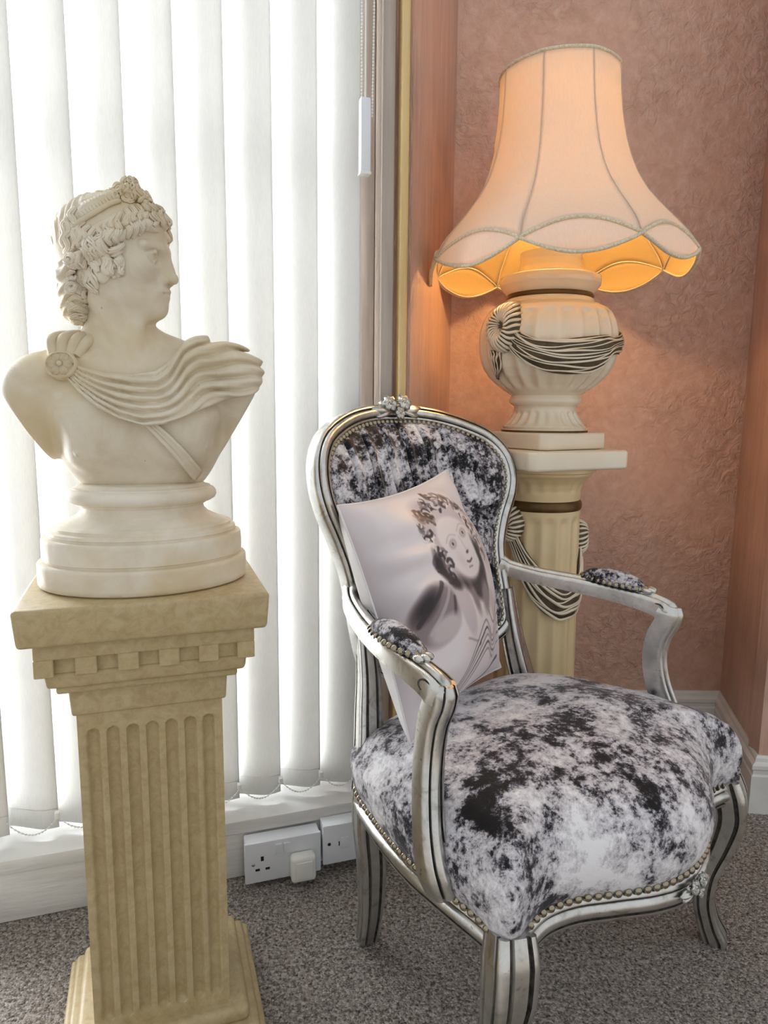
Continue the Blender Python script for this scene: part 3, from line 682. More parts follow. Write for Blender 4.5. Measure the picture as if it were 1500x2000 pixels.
def BZ(x, z): return 0.452 + 0.28 * (z - 0.45) - 1.1 * x * x
def bpt(x, z, off=0.0): return np.array([x, BZ(x, z) - off, z])
NB = np.array([0, -1.0, 0.28]); NB /= np.linalg.norm(NB)
# moulded section: a across, b outwards; groove segments take the dark patina
MOULD = [(-0.5, -0.5), (-0.5, 0.10), (-0.45, 0.26), (-0.36, 0.34), (-0.30, 0.35), (-0.27, 0.22), (-0.235, 0.22), (-0.20, 0.38), (-0.10, 0.47), (0.02, 0.5), (0.12, 0.47), (0.20, 0.38), (0.235, 0.22), (0.27, 0.22), (0.30, 0.35), (0.36, 0.34), (0.45, 0.26), (0.5, 0.10), (0.5, -0.5)]
MOULD_M = [0] * 19
for k in (5, 12): MOULD_M[k] = 1
for k in (4, 13): MOULD_M[k] = 1
def mould(path, w, d, nrm, name, parent, closed=False, scale=None):
    pr = np.array(MOULD) * np.array([w, d]); v, f, m = sweep(path, pr, nrm, scale, closed, fm=MOULD_M)
    o = mesh_obj(name, v, f, [M_SILVER, M_GROOVE], parent, True, m, 55); bm = bmesh.new(); bm.from_mesh(o.data); bmesh.ops.recalc_face_normals(bm, faces=bm.faces); bm.to_mesh(o.data); bm.free(); return o
HALF = [(0.0, 0.507), (0.09, 0.509), (0.15, 0.520), (0.186, 0.548), (0.195, 0.60), (0.196, 0.66), (0.200, 0.71), (0.218, 0.765), (0.243, 0.82), (0.252, 0.865), (0.243, 0.908), (0.214, 0.943), (0.165, 0.967), (0.11, 0.983), (0.05, 0.991)]
OUT = HALF + [(0.0, 0.992)] + [(-x, z) for (x, z) in HALF[:0:-1]]
loop = catmull(OUT, 8, True)
mould([bpt(x, z) for x, z in loop], 0.036, 0.034, NB, 'back_frame', chair, True)
hw_z = np.array([z for x, z in catmull(HALF + [(0.0, 0.992)], 12)]); hw_x = np.array([x for x, z in catmull(HALF + [(0.0, 0.992)], 12)])
def inner(t, inset):   # point on the loop moved inwards
    i = int(t) % len(loop); p = loop[i]; q = loop[(i + 1) % len(loop)]; d = q - p; n = np.array([-d[1], d[0]]); n /= np.linalg.norm(n) + 1e-9
    return p + (q - p) * (t - int(t)) + n * inset
# upholstered back: radial grid between the inner outline and the middle
cen = np.array([0.0, 0.75]); NL = len(loop); rings = 46; v = []
inn = np.array([inner(i, 0.014) for i in range(NL)])
def tuft(x, z):
    d = 0.0
    if z > 0.80:
        q = (x + 0.010 * math.sin((z - 0.8) * 14)) / 0.053; g = abs(q - round(q)) * 0.053; e = min(1, (z - 0.80) / 0.02) * (1 if abs(x) < 0.19 else 0)
        d -= 0.030 * math.exp(-(g / 0.0050) ** 2) * e; d += 0.012 * math.cos(2 * PI * (q - 0.5)) * -e * 0.6
    else:
        a = (x / 0.106 + z / 0.12); b_ = (x / 0.106 - z / 0.12)
        for q in (a, b_):
            g = abs(q - round(q)) * 0.08; d -= 0.010 * math.exp(-(g / 0.008) ** 2)
        ga = math.hypot(a - round(a), b_ - round(b_)); d -= 0.014 * math.exp(-(ga / 0.12) ** 2)
    return d
for j in range(rings + 1):
    r = 1 - (j / rings)
    for i in range(NL):
        x, z = cen + (inn[i] - cen) * max(r, 0.004)
        edge = 1 - r; h = 0.036 * min(1, edge / 0.22) ** 0.55 + 0.010 * edge
        v.append(bpt(x, z, 0.004 + h + tuft(x, z) * min(1, edge / 0.12)))
f = [(j * NL + i, j * NL + (i + 1) % NL, (j + 1) * NL + (i + 1) % NL, (j + 1) * NL + i) for j in range(rings) for i in range(NL)]
ub = mesh_obj('back_upholstery', v, f, M_VBACK, chair)
bm = bmesh.new(); bm.from_mesh(ub.data); bmesh.ops.recalc_face_normals(bm, faces=bm.faces); bm.to_mesh(ub.data); bm.free()
# rear face of the back
mesh_obj('back_lining', [bpt(x, z, -0.012) for x, z in inn] + [bpt(0, 0.75, -0.02)], [(i, (i + 1) % NL, NL) for i in range(NL)], M_VBACK, chair)
for (x, z) in [(0.0, 0.78), (-0.106, 0.78), (0.106, 0.78), (-0.053, 0.72), (0.053, 0.72), (0, 0.66), (0.106, 0.66), (-0.106, 0.66), (0.053, 0.60), (-0.053, 0.60)]:
    vv, ff = sphere_vf(bpt(x, z, 0.030), (0.007, 0.005, 0.007), 10, 6); mesh_obj('tuft_button', vv, ff, M_VBACK, chair)
# nails share one mesh
vv, ff = [], []
for j, (r, h) in enumerate([(1.0, 0.0), (0.93, 0.38), (0.7, 0.71), (0.38, 0.92)]):
    for k in range(10): vv.append((r * math.cos(2 * PI * k / 10), r * math.sin(2 * PI * k / 10), h))
vv.append((0, 0, 1.0))
for j in range(3):
    for k in range(10): ff.append((j * 10 + k, j * 10 + (k + 1) % 10, (j + 1) * 10 + (k + 1) % 10, (j + 1) * 10 + k))
for k in range(10): ff.append((30 + k, 30 + (k + 1) % 10, 40))
nail_src = mesh_obj('nail', vv, ff, M_NAIL, chair); NAIL = nail_src.data; bpy.data.objects.remove(nail_src)
def nail(p, n, r=0.0056):
    q = Vector(n).to_track_quat('Z', 'Y').to_matrix().to_4x4(); share('nail', NAIL, chair, Matrix.Translation(Vector(p)) @ q @ Matrix.Diagonal((r, r, r * 0.75, 1)))
def along(P, step, closed=False):
    P = np.asarray(P); 
    if closed: P = np.vstack([P, P[:1]])
    s = np.concatenate([[0], np.cumsum(np.linalg.norm(np.diff(P, axis=0), axis=1))]); n = max(2, int(s[-1] / step)); q = np.linspace(0, s[-1], n + 1)[: n if closed else n + 1]
    return np.stack([np.interp(q, s, P[:, c]) for c in range(3)], 1)
ring = [bpt(*inner(i, 0.0165), 0.014) for i in range(NL)]
for p in along(ring, 0.0122, True): nail(p, NB, 0.0050)

# seat plan: serpentine front, rounded sides
SEATH = [(0.0, -0.085), (0.07, -0.074), (0.13, -0.045), (0.185, -0.016), (0.235, -0.003), (0.278, -0.006), (0.306, -0.012), (0.318, 0.006), (0.316, 0.04), (0.314, 0.11), (0.308, 0.20), (0.283, 0.31), (0.250, 0.40), (0.20, 0.435), (0.10, 0.447)]
SO = catmull(SEATH + [(0.0, 0.448)] + [(-x, y) for x, y in SEATH[:0:-1]], 8, True); NS = len(SO); sc = np.array([0.0, 0.20])
PROF = [(0.965, 0.330), (0.985, 0.334), (1.005, 0.345), (1.022, 0.362), (1.028, 0.382), (1.018, 0.402), (0.990, 0.424), (0.945, 0.443), (0.88, 0.458), (0.78, 0.470), (0.64, 0.479), (0.48, 0.485), (0.30, 0.488), (0.14, 0.489), (0.003, 0.489)]
PD = dense(PROF, 0.02); v = []
for (s, z) in PD:
    for (x, y) in SO:
        ang = math.atan2(y - 0.2, x); q = sc + (np.array([x, y]) - sc) * s
        corner = math.exp(-((abs(x) - 0.31) / 0.03) ** 2 - ((y - 0.0) / 0.035) ** 2)
        dz = -0.012 * corner * (1 if z < 0.37 else 0) + (-0.022 * max(0, (q[1] - 0.15) / 0.3) if z > 0.42 else 0)
        pl_ = 0.0035 * math.sin(ang * 90) * corner if s > 0.93 else 0
        q = q + (q - sc) * pl_
        wave = 0.0022 * math.sin(q[0] * 31 + 1) * math.sin(q[1] * 27) if z > 0.44 else 0
        v.append((q[0], q[1], z + dz + wave))
f = [(j * NS + i, j * NS + (i + 1) % NS, (j + 1) * NS + (i + 1) % NS, (j + 1) * NS + i) for j in range(len(PD) - 1) for i in range(NS)]
f.append(tuple(range(NS - 1, -1, -1)))
st = mesh_obj('seat_cushion', v, f, M_VSEAT, chair)
# rails follow the plan underneath the fabric
def plan(i, s, z): q = sc + (SO[i % NS] - sc) * s; return (q[0], q[1], z)
idx = lambda a, b: list(range(a, b + 1))
nq = 8
fr_idx = [i % NS for i in range(-7 * nq + 4, 7 * nq - 3)]          # front run from corner to corner
def rail(name, ids, s=0.965, zc=0.3145, w=0.044, d=0.030, sag=None):
    P = []; Nn = []
    for k, i in enumerate(ids):
        p = np.array(plan(i, s, zc)); 
        if sag: p[2] -= sag(p)
        P.append(p); a = SO[(i + 1) % NS] - SO[(i - 1) % NS]; Nn.append((a[1], -a[0], 0.0))
    return mould(P, w, d, np.array(Nn), name, chair)
rail('front_rail', fr_idx, sag=lambda p: 0.010 * math.exp(-(p[0] / 0.06) ** 2))
sd = list(range(7 * nq - 2, 12 * nq + 6)); rail('side_rail', sd); rail('side_rail', [(-i) % NS for i in sd][::-1])
rail('rear_rail', list(range(13 * nq, NS - 13 * nq + 1)))
for ids, st_ in ((fr_idx, 0.0150), (sd, 0.0140), ([(-i) % NS for i in sd], 0.0140)):
    P = [plan(i, 0.992, 0.3375) for i in ids]; C0 = np.array([0, 0.2, 0.335])
    for p in along(P, st_):
        n = p - C0; n[2] = 0.0; n /= np.linalg.norm(n); sgc = 0.0105 * math.exp(-((abs(p[0]) - 0.31) / 0.03) ** 2 - (p[1] / 0.035) ** 2)
        nail(p + n * 0.0025 - np.array([0, 0, sgc]), n, 0.0062)

# legs
def sq_prof(n=5):
    """square section with two dark flutes on every side"""
    P, m = [], []
    side = [(-0.5, 0.5), (-0.40, 0.5), (-0.30, 0.5), (-0.27, 0.40), (-0.20, 0.40), (-0.17, 0.5), (0.17, 0.5), (0.20, 0.40), (0.27, 0.40), (0.30, 0.5), (0.40, 0.5)]
    for k in range(4):
        c, s = math.cos(-k * PI / 2), math.sin(-k * PI / 2)
        for i, (a, b_) in enumerate(side): 
            r = 1 / max(1, math.hypot(a, b_) / 0.64)
            P.append(((a * c - b_ * s) * r, (a * s + b_ * c) * r)); m.append(1 if i in (2, 3, 7) else 0)
    return P, m
SQ, SQM = sq_prof()
def leg(name, path, sizes, nrm):
    P = catmull(path, 8); s = np.interp(np.linspace(0, 1, len(P)), np.linspace(0, 1, len(sizes)), sizes)
    v, f, m = sweep(P, SQ, nrm, s, fm=SQM); o = mesh_obj(name, v, f, [M_SILVER, M_GROOVE], chair, True, m, 50); bm = bmesh.new(); bm.from_mesh(o.data); bmesh.ops.recalc_face_normals(bm, faces=bm.faces); bm.to_mesh(o.data); bm.free(); return o
for sx in (-1, 1):
    leg('front_leg', [(sx * 0.300, 0.004, 0.338), (sx * 0.306, -0.003, 0.305), (sx * 0.311, -0.006, 0.262), (sx * 0.307, 0.004, 0.205), (sx * 0.297, 0.018, 0.145), (sx * 0.294, 0.020, 0.09), (sx * 0.301, 0.012, 0.045), (sx * 0.311, 0.002, 0.012), (sx * 0.312, 0.001, 0.0)], [0.052, 0.060, 0.058, 0.049, 0.041, 0.036, 0.036, 0.042, 0.040], (sx * 0.35, -0.94, 0))
    leg('rear_leg', [(sx * 0.238, 0.375, 0.335), (sx * 0.236, 0.378, 0.27), (sx * 0.228, 0.380, 0.19), (sx * 0.216, 0.396, 0.09), (sx * 0.203, 0.424, 0.0)], [0.050, 0.049, 0.045, 0.039, 0.034], (sx * 0.3, -0.95, 0))
    leg('rear_stile', [(sx * 0.234, 0.388, 0.330), (sx * 0.219, 0.402, 0.40), (sx * 0.208, 0.416, 0.46), (sx * 0.199, 0.428, 0.52), (sx * 0.196, 0.438, 0.57), (sx * 0.196, 0.447, 0.62)], [0.046, 0.044, 0.042, 0.038, 0.034, 0.028], (sx * 0.3, -0.95, 0))
    arm = [(sx * 0.198, BZ(0.198, 0.675) + 0.0, 0.672), (sx * 0.216, 0.452, 0.662), (sx * 0.240, 0.400, 0.6525), (sx * 0.268, 0.330, 0.647), (sx * 0.288, 0.262, 0.643), (sx * 0.299, 0.195, 0.637), (sx * 0.304, 0.148, 0.629), (sx * 0.304, 0.124, 0.616)]
    P = catmull(arm, 8)
    a_o = mould(P, 0.040, 0.038, (0, -0.15, 1), 'arm', chair, scale=np.interp(np.linspace(0, 1, len(P)), [0, 0.12, 0.3, 0.8, 0.93, 1], [1.1, 0.85, 0.88, 1.0, 1.08, 0.85]))
    post = [(sx * 0.304, 0.128, 0.634), (sx * 0.303, 0.132, 0.606), (sx * 0.301, 0.147, 0.570), (sx * 0.302, 0.153, 0.525), (sx * 0.310, 0.147, 0.475), (sx * 0.321, 0.132, 0.425), (sx * 0.324, 0.120, 0.385), (sx * 0.321, 0.112, 0.358), (sx * 0.317, 0.107, 0.338)]
    P = catmull(post, 8); pr = np.array(MOULD) * np.array([0.036, 0.046])
    mould(P, 0.038, 0.046, (sx * 0.25, -1, 0.25), 'arm_post', chair, scale=np.interp(np.linspace(0, 1, len(P)), [0, 0.06, 0.3, 0.6, 0.85, 1], [0.75, 1.0, 0.93, 0.95, 1.12, 1.0]))
    # knuckle scroll
    mb = MB(); c0 = np.array([sx * 0.304, 0.138, 0.632]); 
    pts = [c0 + np.array([0, -0.016 * math.cos(a) * (1 - a / 9), 0.012 * math.sin(a) * (1 - a / 9)]) for a in np.linspace(0, 7, 22)]
    for dx in (-0.0185, 0.0185): mb.add(*tube([p + np.array([dx, 0.012, -0.006]) for p in pts], 0.0022, 6, nrm=(1, 0, 0)))
    mb.obj('arm_scroll', M_GROOVE, a_o)
    # little carved collar in front of the pad
    mb = MB(); 
    for k in (-1, 0, 1): mb.add(*sphere_vf((sx * 0.3005 + k * 0.010, 0.176 - 0.004 * (k == 0), 0.655), (0.006, 0.011, 0.006), 8, 6))
    mb.obj('carved_collar', M_SILVER, a_o)
    # padded arm rest
    pc = np.array([sx * 0.2895, 0.248, 0.659]); ax = np.array([sx * -0.022, 0.148, 0.008]); ax /= np.linalg.norm(ax); cx_ = np.cross(ax, (0, 0, 1.0)); cx_ /= np.linalg.norm(cx_)
    v = []; NU, NV = 28, 8
    for j in range(NV + 1):
        ph = (PI / 2) * j / NV
        for k in range(NU):
            t = 2 * PI * k / NU; e = lambda q: math.copysign(abs(q) ** 0.8, q)
            v.append(pc + ax * 0.066 * e(math.cos(t)) * math.cos(ph) ** 0.7 + cx_ * 0.0215 * e(math.sin(t)) * math.cos(ph) ** 0.6 + np.array([0, 0, 1]) * (0.026 * math.sin(ph) - 0.002))
    f = [(j * NU + k, j * NU + (k + 1) % NU, (j + 1) * NU + (k + 1) % NU, (j + 1) * NU + k) for j in range(NV) for k in range(NU)]
    mesh_obj('arm_pad', v, f, M_VPAD, chair)
    ringp = [pc + ax * 0.0675 * math.cos(t) + cx_ * 0.0225 * math.sin(t) for t in np.linspace(0, 2 * PI, 60)[:-1]]
    for p in along(ringp, 0.0128, True):
        n = p - pc; n /= np.linalg.norm(n); nail(p + np.array([0, 0, 0.001]) , (n[0], n[1], n[2] + 0.6), 0.0058)
# carved crest and apron ornament
def petal(mb, c, d, n, L, w, h):
    """leaf-shaped lump from c along d, facing n"""
    d = np.asarray(d, float); d /= np.linalg.norm(d); n = np.asarray(n, float); n -= n @ d * d; n /= np.linalg.norm(n); s = np.cross(d, n); v = []; A, B_ = 8, 6
    for i in range(A + 1):
        t = i / A; wi = w * math.sin(PI * (0.06 + 0.9 * t)) ** 0.8
        for k in range(B_ + 1):
            q = -1 + 2 * k / B_; v.append(c + d * L * t + s * wi * q + n * (h * (1 - 0.75 * q * q) * math.sin(PI * (0.15 + 0.75 * t)) + h * 0.25 * math.cos(3 * PI * q)))
    f = [(i * (B_ + 1) + k, i * (B_ + 1) + k + 1, (i + 1) * (B_ + 1) + k + 1, (i + 1) * (B_ + 1) + k) for i in range(A) for k in range(B_)]
    mb.add(v, f)
def flower(mb, c, n, r):
    n = np.asarray(n, float); n /= np.linalg.norm(n); a = np.cross(n, (0, 0, 1.0)); a /= np.linalg.norm(a); b_ = np.cross(a, n)
    for k in range(6):
        t = 2 * PI * k / 6; petal(mb, c, a * math.cos(t) + b_ * math.sin(t) + n * 0.25, n, r, r * 0.42, r * 0.45)
    mb.add(*sphere_vf(c + n * r * 0.3, r * 0.32, 8, 6))
def ornament(name, C, up, n, k=1.0):
    mb = MB(); C = np.asarray(C, float); up = np.asarray(up, float); up /= np.linalg.norm(up); n = np.asarray(n, float); s = np.cross(up, n); s /= np.linalg.norm(s)
    flower(mb, C + s * -0.017 * k + up * 0.010 * k + n * 0.004, n + up * 0.2, 0.0155 * k); flower(mb, C + s * 0.014 * k + up * 0.012 * k + n * 0.004, n + up * 0.3, 0.0150 * k); flower(mb, C - up * 0.006 * k + n * 0.008, n, 0.0115 * k)
    for sg in (-1, 1):
        for (a, b_, L, w) in ((1.0, 0.05, 0.042, 0.009), (1.0, -0.35, 0.036, 0.008), (0.9, 0.6, 0.026, 0.008)):
            petal(mb, C + s * sg * 0.012 * k, s * sg * a + up * b_, n + up * 0.4, L * k, w * k, 0.007 * k)
    o = mb.obj(name, M_SILVER, chair, sharp=180); o.modifiers.new('t', 'SOLIDIFY').thickness = 0.0035; return o
ornament('carved_crest', bpt(0, 0.998, 0.014), (0, 0.28, 1), NB, 1.25)
ornament('carved_apron', (0, -0.092, 0.314), (0, 0, 1), np.array([0, -1.0, 0.1]), 0.75)

# ------------------------------------------------------------------ scatter cushion with a printed cherub statue
def pillow_print(u, w):
    """flat print, u across 0..1, w up 0..1 -> sRGB 0..1"""
    x = 0.715 + (np.asarray(u) - 0.50) / 1.25; y = 0.55 + (np.asarray(w) - 0.635) / 1.25
    base = np.stack([np.full_like(x, 0.90), np.full_like(x, 0.86), np.full_like(x, 0.86)], -1)
    def lay(mask, col):
        nonlocal base
        mk = np.clip(mask, 0, 1)[..., None]; base = base * (1 - mk) + np.array(col) * mk
    def ell(cx, cy, rx, ry, a=0.0, soft=0.12):
        c, s = math.cos(a), math.sin(a); dx = x - cx; dy = y - cy; q = np.sqrt(((dx * c + dy * s) / rx) ** 2 + ((-dx * s + dy * c) / ry) ** 2); return np.clip((1 - q) / soft, 0, 1)
    def stroke(pts, r, soft=0.5):
        d = np.full_like(x, 9.0); P = catmull(pts, 6)
        for (ax, ay), (bx, by) in zip(P[:-1], P[1:]):
            L2 = (bx - ax) ** 2 + (by - ay) ** 2 + 1e-12; t = np.clip(((x - ax) * (bx - ax) + (y - ay) * (by - ay)) / L2, 0, 1); d = np.minimum(d, np.hypot(x - ax - t * (bx - ax), y - ay - t * (by - ay)))
        return np.clip((r - d) / (r * soft), 0, 1)
    lay(0.75 * np.clip((0.42 - x) / 0.22, 0, 1), (0.76, 0.72, 0.74))                     # grey left field
    lay(0.5 * ell(0.30, 0.45, 0.14, 0.5, 0, 1.0), (0.68, 0.64, 0.67))
    skin = (0.90, 0.85, 0.84); dk = (0.16, 0.11, 0.12); md = (0.55, 0.48, 0.49); lt = (0.80, 0.74, 0.74)
    lay(ell(0.47, 0.37, 0.12, 0.11, 0.3, 0.25), md); lay(ell(0.43, 0.41, 0.080, 0.050, 0.7, 0.7), dk); lay(0.7 * stroke([(0.40, 0.36), (0.47, 0.42), (0.52, 0.46)], 0.012), dk); lay(0.6 * stroke([(0.44, 0.32), (0.50, 0.38), (0.54, 0.43)], 0.010), lt); lay(0.6 * stroke([(0.50, 0.29), (0.54, 0.34), (0.56, 0.40)], 0.010), dk); lay(ell(0.50, 0.315, 0.085, 0.05, 0.2, 0.4), (0.78, 0.72, 0.72))     # wing
    lay(ell(0.73, 0.27, 0.17, 0.17, 0, 0.2), skin); lay(ell(0.79, 0.36, 0.13, 0.12, 0, 0.2), skin); lay(ell(0.62, 0.36, 0.05, 0.13, 0.25, 0.25), lt)
    lay(ell(0.74, 0.43, 0.15, 0.085, -0.55, 0.3), dk); lay(ell(0.80, 0.35, 0.05, 0.075, -0.2, 0.5), md); lay(ell(0.70, 0.36, 0.03, 0.08, 0.3, 0.6), md)
    lay(ell(0.88, 0.44, 0.055, 0.17, 0.10, 0.3), skin); lay(ell(0.87, 0.31, 0.04, 0.07, 0.2, 0.4), lt); lay(stroke([(0.80, 0.30), (0.84, 0.25), (0.90, 0.27), (0.94, 0.35)], 0.006), md)
    lay(ell(0.69, 0.60, 0.145, 0.20, 0.35, 0.2), lt)                                   # hair mass
    lay(ell(0.88, 0.58, 0.075, 0.17, 0.15, 0.3), lt)
    lay(ell(0.715, 0.55, 0.105, 0.135, 0.45, 0.12), skin)                              # face
    rnd = random.Random(4)
    for k in range(150):
        a = rnd.uniform(-0.5, 3.8); r = rnd.uniform(0.9, 1.35); cx = 0.705 + 0.125 * r * math.cos(a) + 0.01; cy = 0.575 + 0.155 * r * math.sin(a)
        if (cx - 0.715) ** 2 / 0.011 + (cy - 0.54) ** 2 / 0.017 < 1: continue
        c_ = [dk, md, (0.93, 0.88, 0.87), (0.35, 0.28, 0.28)][k % 4]; t = rnd.uniform(0, 6); q = [(cx + 0.022 * math.cos(t + s_) * (1 - 0.2 * s_), cy + 0.022 * math.sin(t + s_) * (1 - 0.2 * s_)) for s_ in (0, 0.9, 1.8, 2.7)]
        lay(0.85 * stroke(q, rnd.uniform(0.004, 0.009)), c_)
    lay(ell(0.565, 0.50, 0.03, 0.09, 0.2, 0.6), dk); lay(ell(0.82, 0.49, 0.022, 0.10, 0.25, 0.6), dk); lay(ell(0.60, 0.44, 0.05, 0.03, -0.6, 0.6), dk)
    for (cx, cy) in ((0.672, 0.565), (0.757, 0.590)):
        lay(0.7 * ell(cx, cy, 0.030, 0.022, 0.4, 0.6), md); lay(ell(cx, cy, 0.017, 0.013, 0.4, 0.5), (0.88, 0.83, 0.82)); lay(ell(cx, cy, 0.008, 0.009, 0, 0.6), dk); lay(0.8 * stroke([(cx - 0.033, cy + 0.012), (cx, cy + 0.034), (cx + 0.034, cy + 0.026)], 0.0045), lt)
    lay(0.6 * stroke([(0.722, 0.58), (0.735, 0.535), (0.752, 0.524)], 0.006), lt); lay(0.8 * ell(0.738, 0.520, 0.013, 0.008, 0.3, 0.6), dk); lay(0.9 * stroke([(0.718, 0.489), (0.735, 0.485), (0.754, 0.492)], 0.0055), (0.35, 0.28, 0.28)); lay(0.5 * ell(0.69, 0.50, 0.03, 0.05, 0.5, 0.9), lt); lay(0.7 * stroke([(0.72, 0.468), (0.745, 0.468)], 0.005), md)
    lay(0.6 * stroke([(0.60, 0.25), (0.68, 0.22), (0.74, 0.23)], 0.005), md); lay(ell(0.70, 0.205, 0.012, 0.010, 0, 0.6), dk); lay(0.5 * stroke([(0.80, 0.24), (0.79, 0.17), (0.82, 0.12)], 0.005), md)
    for k in range(9):                                                                 # marbled drapery at the foot
        o = k * 0.016; cl = [md, (0.86, 0.81, 0.81), dk, (0.90, 0.86, 0.86)][k % 4]
        lay(0.8 * stroke([(0.45, 0.02 - o * 0.3), (0.58, 0.045 + o * 0.5), (0.68, 0.10 + o), (0.76, 0.17 + o * 0.8), (0.81, 0.14 + o * 0.5), (0.86, 0.12 + o), (0.93, 0.15 + o * 1.2), (1.0, 0.16 + o)], 0.008 if k % 2 else 0.006), cl)
    lay(stroke([(0.52, 0.0), (0.70, 0.045), (0.84, 0.055), (0.93, 0.085), (1.0, 0.10)], 0.009), dk)
    return base
cush = thing('scatter_cushion', 'white satin cushion printed with a grey cherub statue propped on the armchair', 'cushion', (CM[0], CM[1], 0), CANG)
BL, BR, TL_, TR_ = np.array([-0.245, 0.262, 0.472]), np.array([0.122, 0.392, 0.474]), np.array([-0.244, 0.462, 0.834]), np.array([0.066, 0.505, 0.879])
nrm = np.cross(BR - BL, TL_ - BL); nrm /= np.linalg.norm(nrm)
if nrm[1] > 0: nrm = -nrm
def pillow_mesh(n, side, thick):
    u, w = np.meshgrid(np.linspace(0, 1, n + 1), np.linspace(0, 1, n + 1)); a = 2 * u - 1; b_ = 2 * w - 1
    pin = 0.075; uu = 0.5 + 0.5 * a * (1 - pin * (1 - b_ ** 2) ** 1.0 * np.abs(a) ** 2); ww = 0.5 + 0.5 * b_ * (1 - pin * (1 - a ** 2) * np.abs(b_) ** 2)
    P = (BL[None, None] * ((1 - uu) * (1 - ww))[..., None] + BR * (uu * (1 - ww))[..., None] + TL_ * ((1 - uu) * ww)[..., None] + TR_ * (uu * ww)[..., None])
    h = thick * ((1 - a ** 2) * (1 - b_ ** 2)) ** (0.62 if side > 0 else 0.40)
    if side > 0:
        ed = (1 - a ** 8) * (1 - b_ ** 8)
        h = h + ed * 0.0125 * np.exp(-((u - 0.13) / 0.15) ** 2) * np.sin(w * 30 + 4 * u + 1.5 * np.sin(w * 9)) * (0.6 + 0.4 * np.sin(w * 11 + 1))
        h = h + ed * 0.010 * np.exp(-((w - 0.88) / 0.11) ** 2) * np.sin(u * 15 + w * 6) + ed * 0.004 * np.exp(-((w - 0.12) / 0.12) ** 2) * np.sin(u * 19 + 2)
        h = h + ed * 0.006 * np.sin((u + w) * 9 + 2) * (1 - 0.7 * u)
    P = P + nrm * (side * h)[..., None]
    v = P.reshape(-1, 3); i = np.arange(n); I, J = np.meshgrid(i, i); q = (J * (n + 1) + I).ravel()
    quads = np.stack([q, q + 1, q + n + 2, q + n + 1], 1)
    if side < 0: quads = quads[:, ::-1]
    return v, quads, u.ravel(), w.ravel()
def fabric_mat(name, attr):
    m, nt, b = new_mat(name)
    if attr: 
        at = N(nt, 'ShaderNodeVertexColor'); at.layer_name = 'print'; nt.links.new(at.outputs['Color'], b.inputs['Base Color'])
    else: b.inputs['Base Color'].default_value = srgb(236, 232, 232)
    b.inputs['Roughness'].default_value = 0.5; b.inputs['Sheen Weight'].default_value = 0.3
    bump(nt, b, noise(nt, coords(nt, (900, 900, 900)), 1.0, 2), 0.15, 0.0004); return m
v, q, u, w = pillow_mesh(240, 1, 0.100); fp = big_mesh('front_panel', v, q, fabric_mat('printed_satin', True), cush)
col = pillow_print(u, w); lin = np.where(col <= 0.04045, col / 12.92, ((col + 0.055) / 1.055) ** 2.4)
ca = fp.data.color_attributes.new('print', 'FLOAT_COLOR', 'POINT'); ca.data.foreach_set('color', np.concatenate([lin, np.ones((len(lin), 1))], 1).astype(np.float32).ravel())
M_SATIN = fabric_mat('plain_satin', False)
v, q, u, w = pillow_mesh(40, -1, 0.066); big_mesh('rear_panel', v, q, M_SATIN, cush)
edge = np.vstack([v.reshape(41, 41, 3)[0, :-1], v.reshape(41, 41, 3)[:-1, -1], v.reshape(41, 41, 3)[-1, ::-1][:-1], v.reshape(41, 41, 3)[::-1, 0][:-1]])
vv, ff, mm = tube(edge, 0.0022, 6, closed=True, nrm=nrm); mesh_obj('seam', vv, ff, M_SATIN, cush)
# ------------------------------------------------------------------ plaster bust on the pedestal
def plaster_mat(name, c1, c2, c3):
    m, nt, b = new_mat(name); vec = coords(nt)
    a = noise(nt, vec, 14, 6, 0.6, 0.6); c = noise(nt, vec, 210, 4, 0.7)
    base = ramp(nt, a, [(0.3, c1), (0.55, c2), (0.78, c3)])
    base = mixc(nt, ramp(nt, noise(nt, vec, 6.5, 4, 0.5, 0.4), [(0.47, (0, 0, 0)), (0.68, (0.7, 0.7, 0.7))]), base, srgb(206, 184, 138))
    spots = ramp(nt, noise(nt, vec, 130, 3, 0.6), [(0.22, srgb(120, 104, 84)), (0.27, (1, 1, 1)), (1, (1, 1, 1))])
    nt.links.new(mixc(nt, 0.7, base, spots, 'MULTIPLY'), b.inputs['Base Color']); b.inputs['Roughness'].default_value = 0.62; b.inputs['Specular IOR Level'].default_value = 0.3
    bump(nt, b, c, 0.22, 0.0012); return m
M_PLASTER = plaster_mat('aged_plaster', srgb(206, 192, 166), srgb(222, 211, 190), srgb(234, 226, 210))
M_PLASTERS = plaster_mat('chalky_plaster', srgb(216, 203, 180), srgb(231, 221, 203), srgb(240, 233, 220))
bust = thing('plaster_bust', 'white plaster classical bust of a curly-haired youth in a draped cloak', 'bust', (PX, PY, PH), PYAW)
cyw, syw = math.cos(PYAW), math.sin(PYAW)
def to_bust(P): x, y = P[0] - PX, P[1] - PY; return np.array([x * cyw + y * syw, -x * syw + y * cyw, P[2] - PH])
def dir_bust(d): return np.array([d[0] * cyw + d[1] * syw, -d[0] * syw + d[1] * cyw, d[2]])
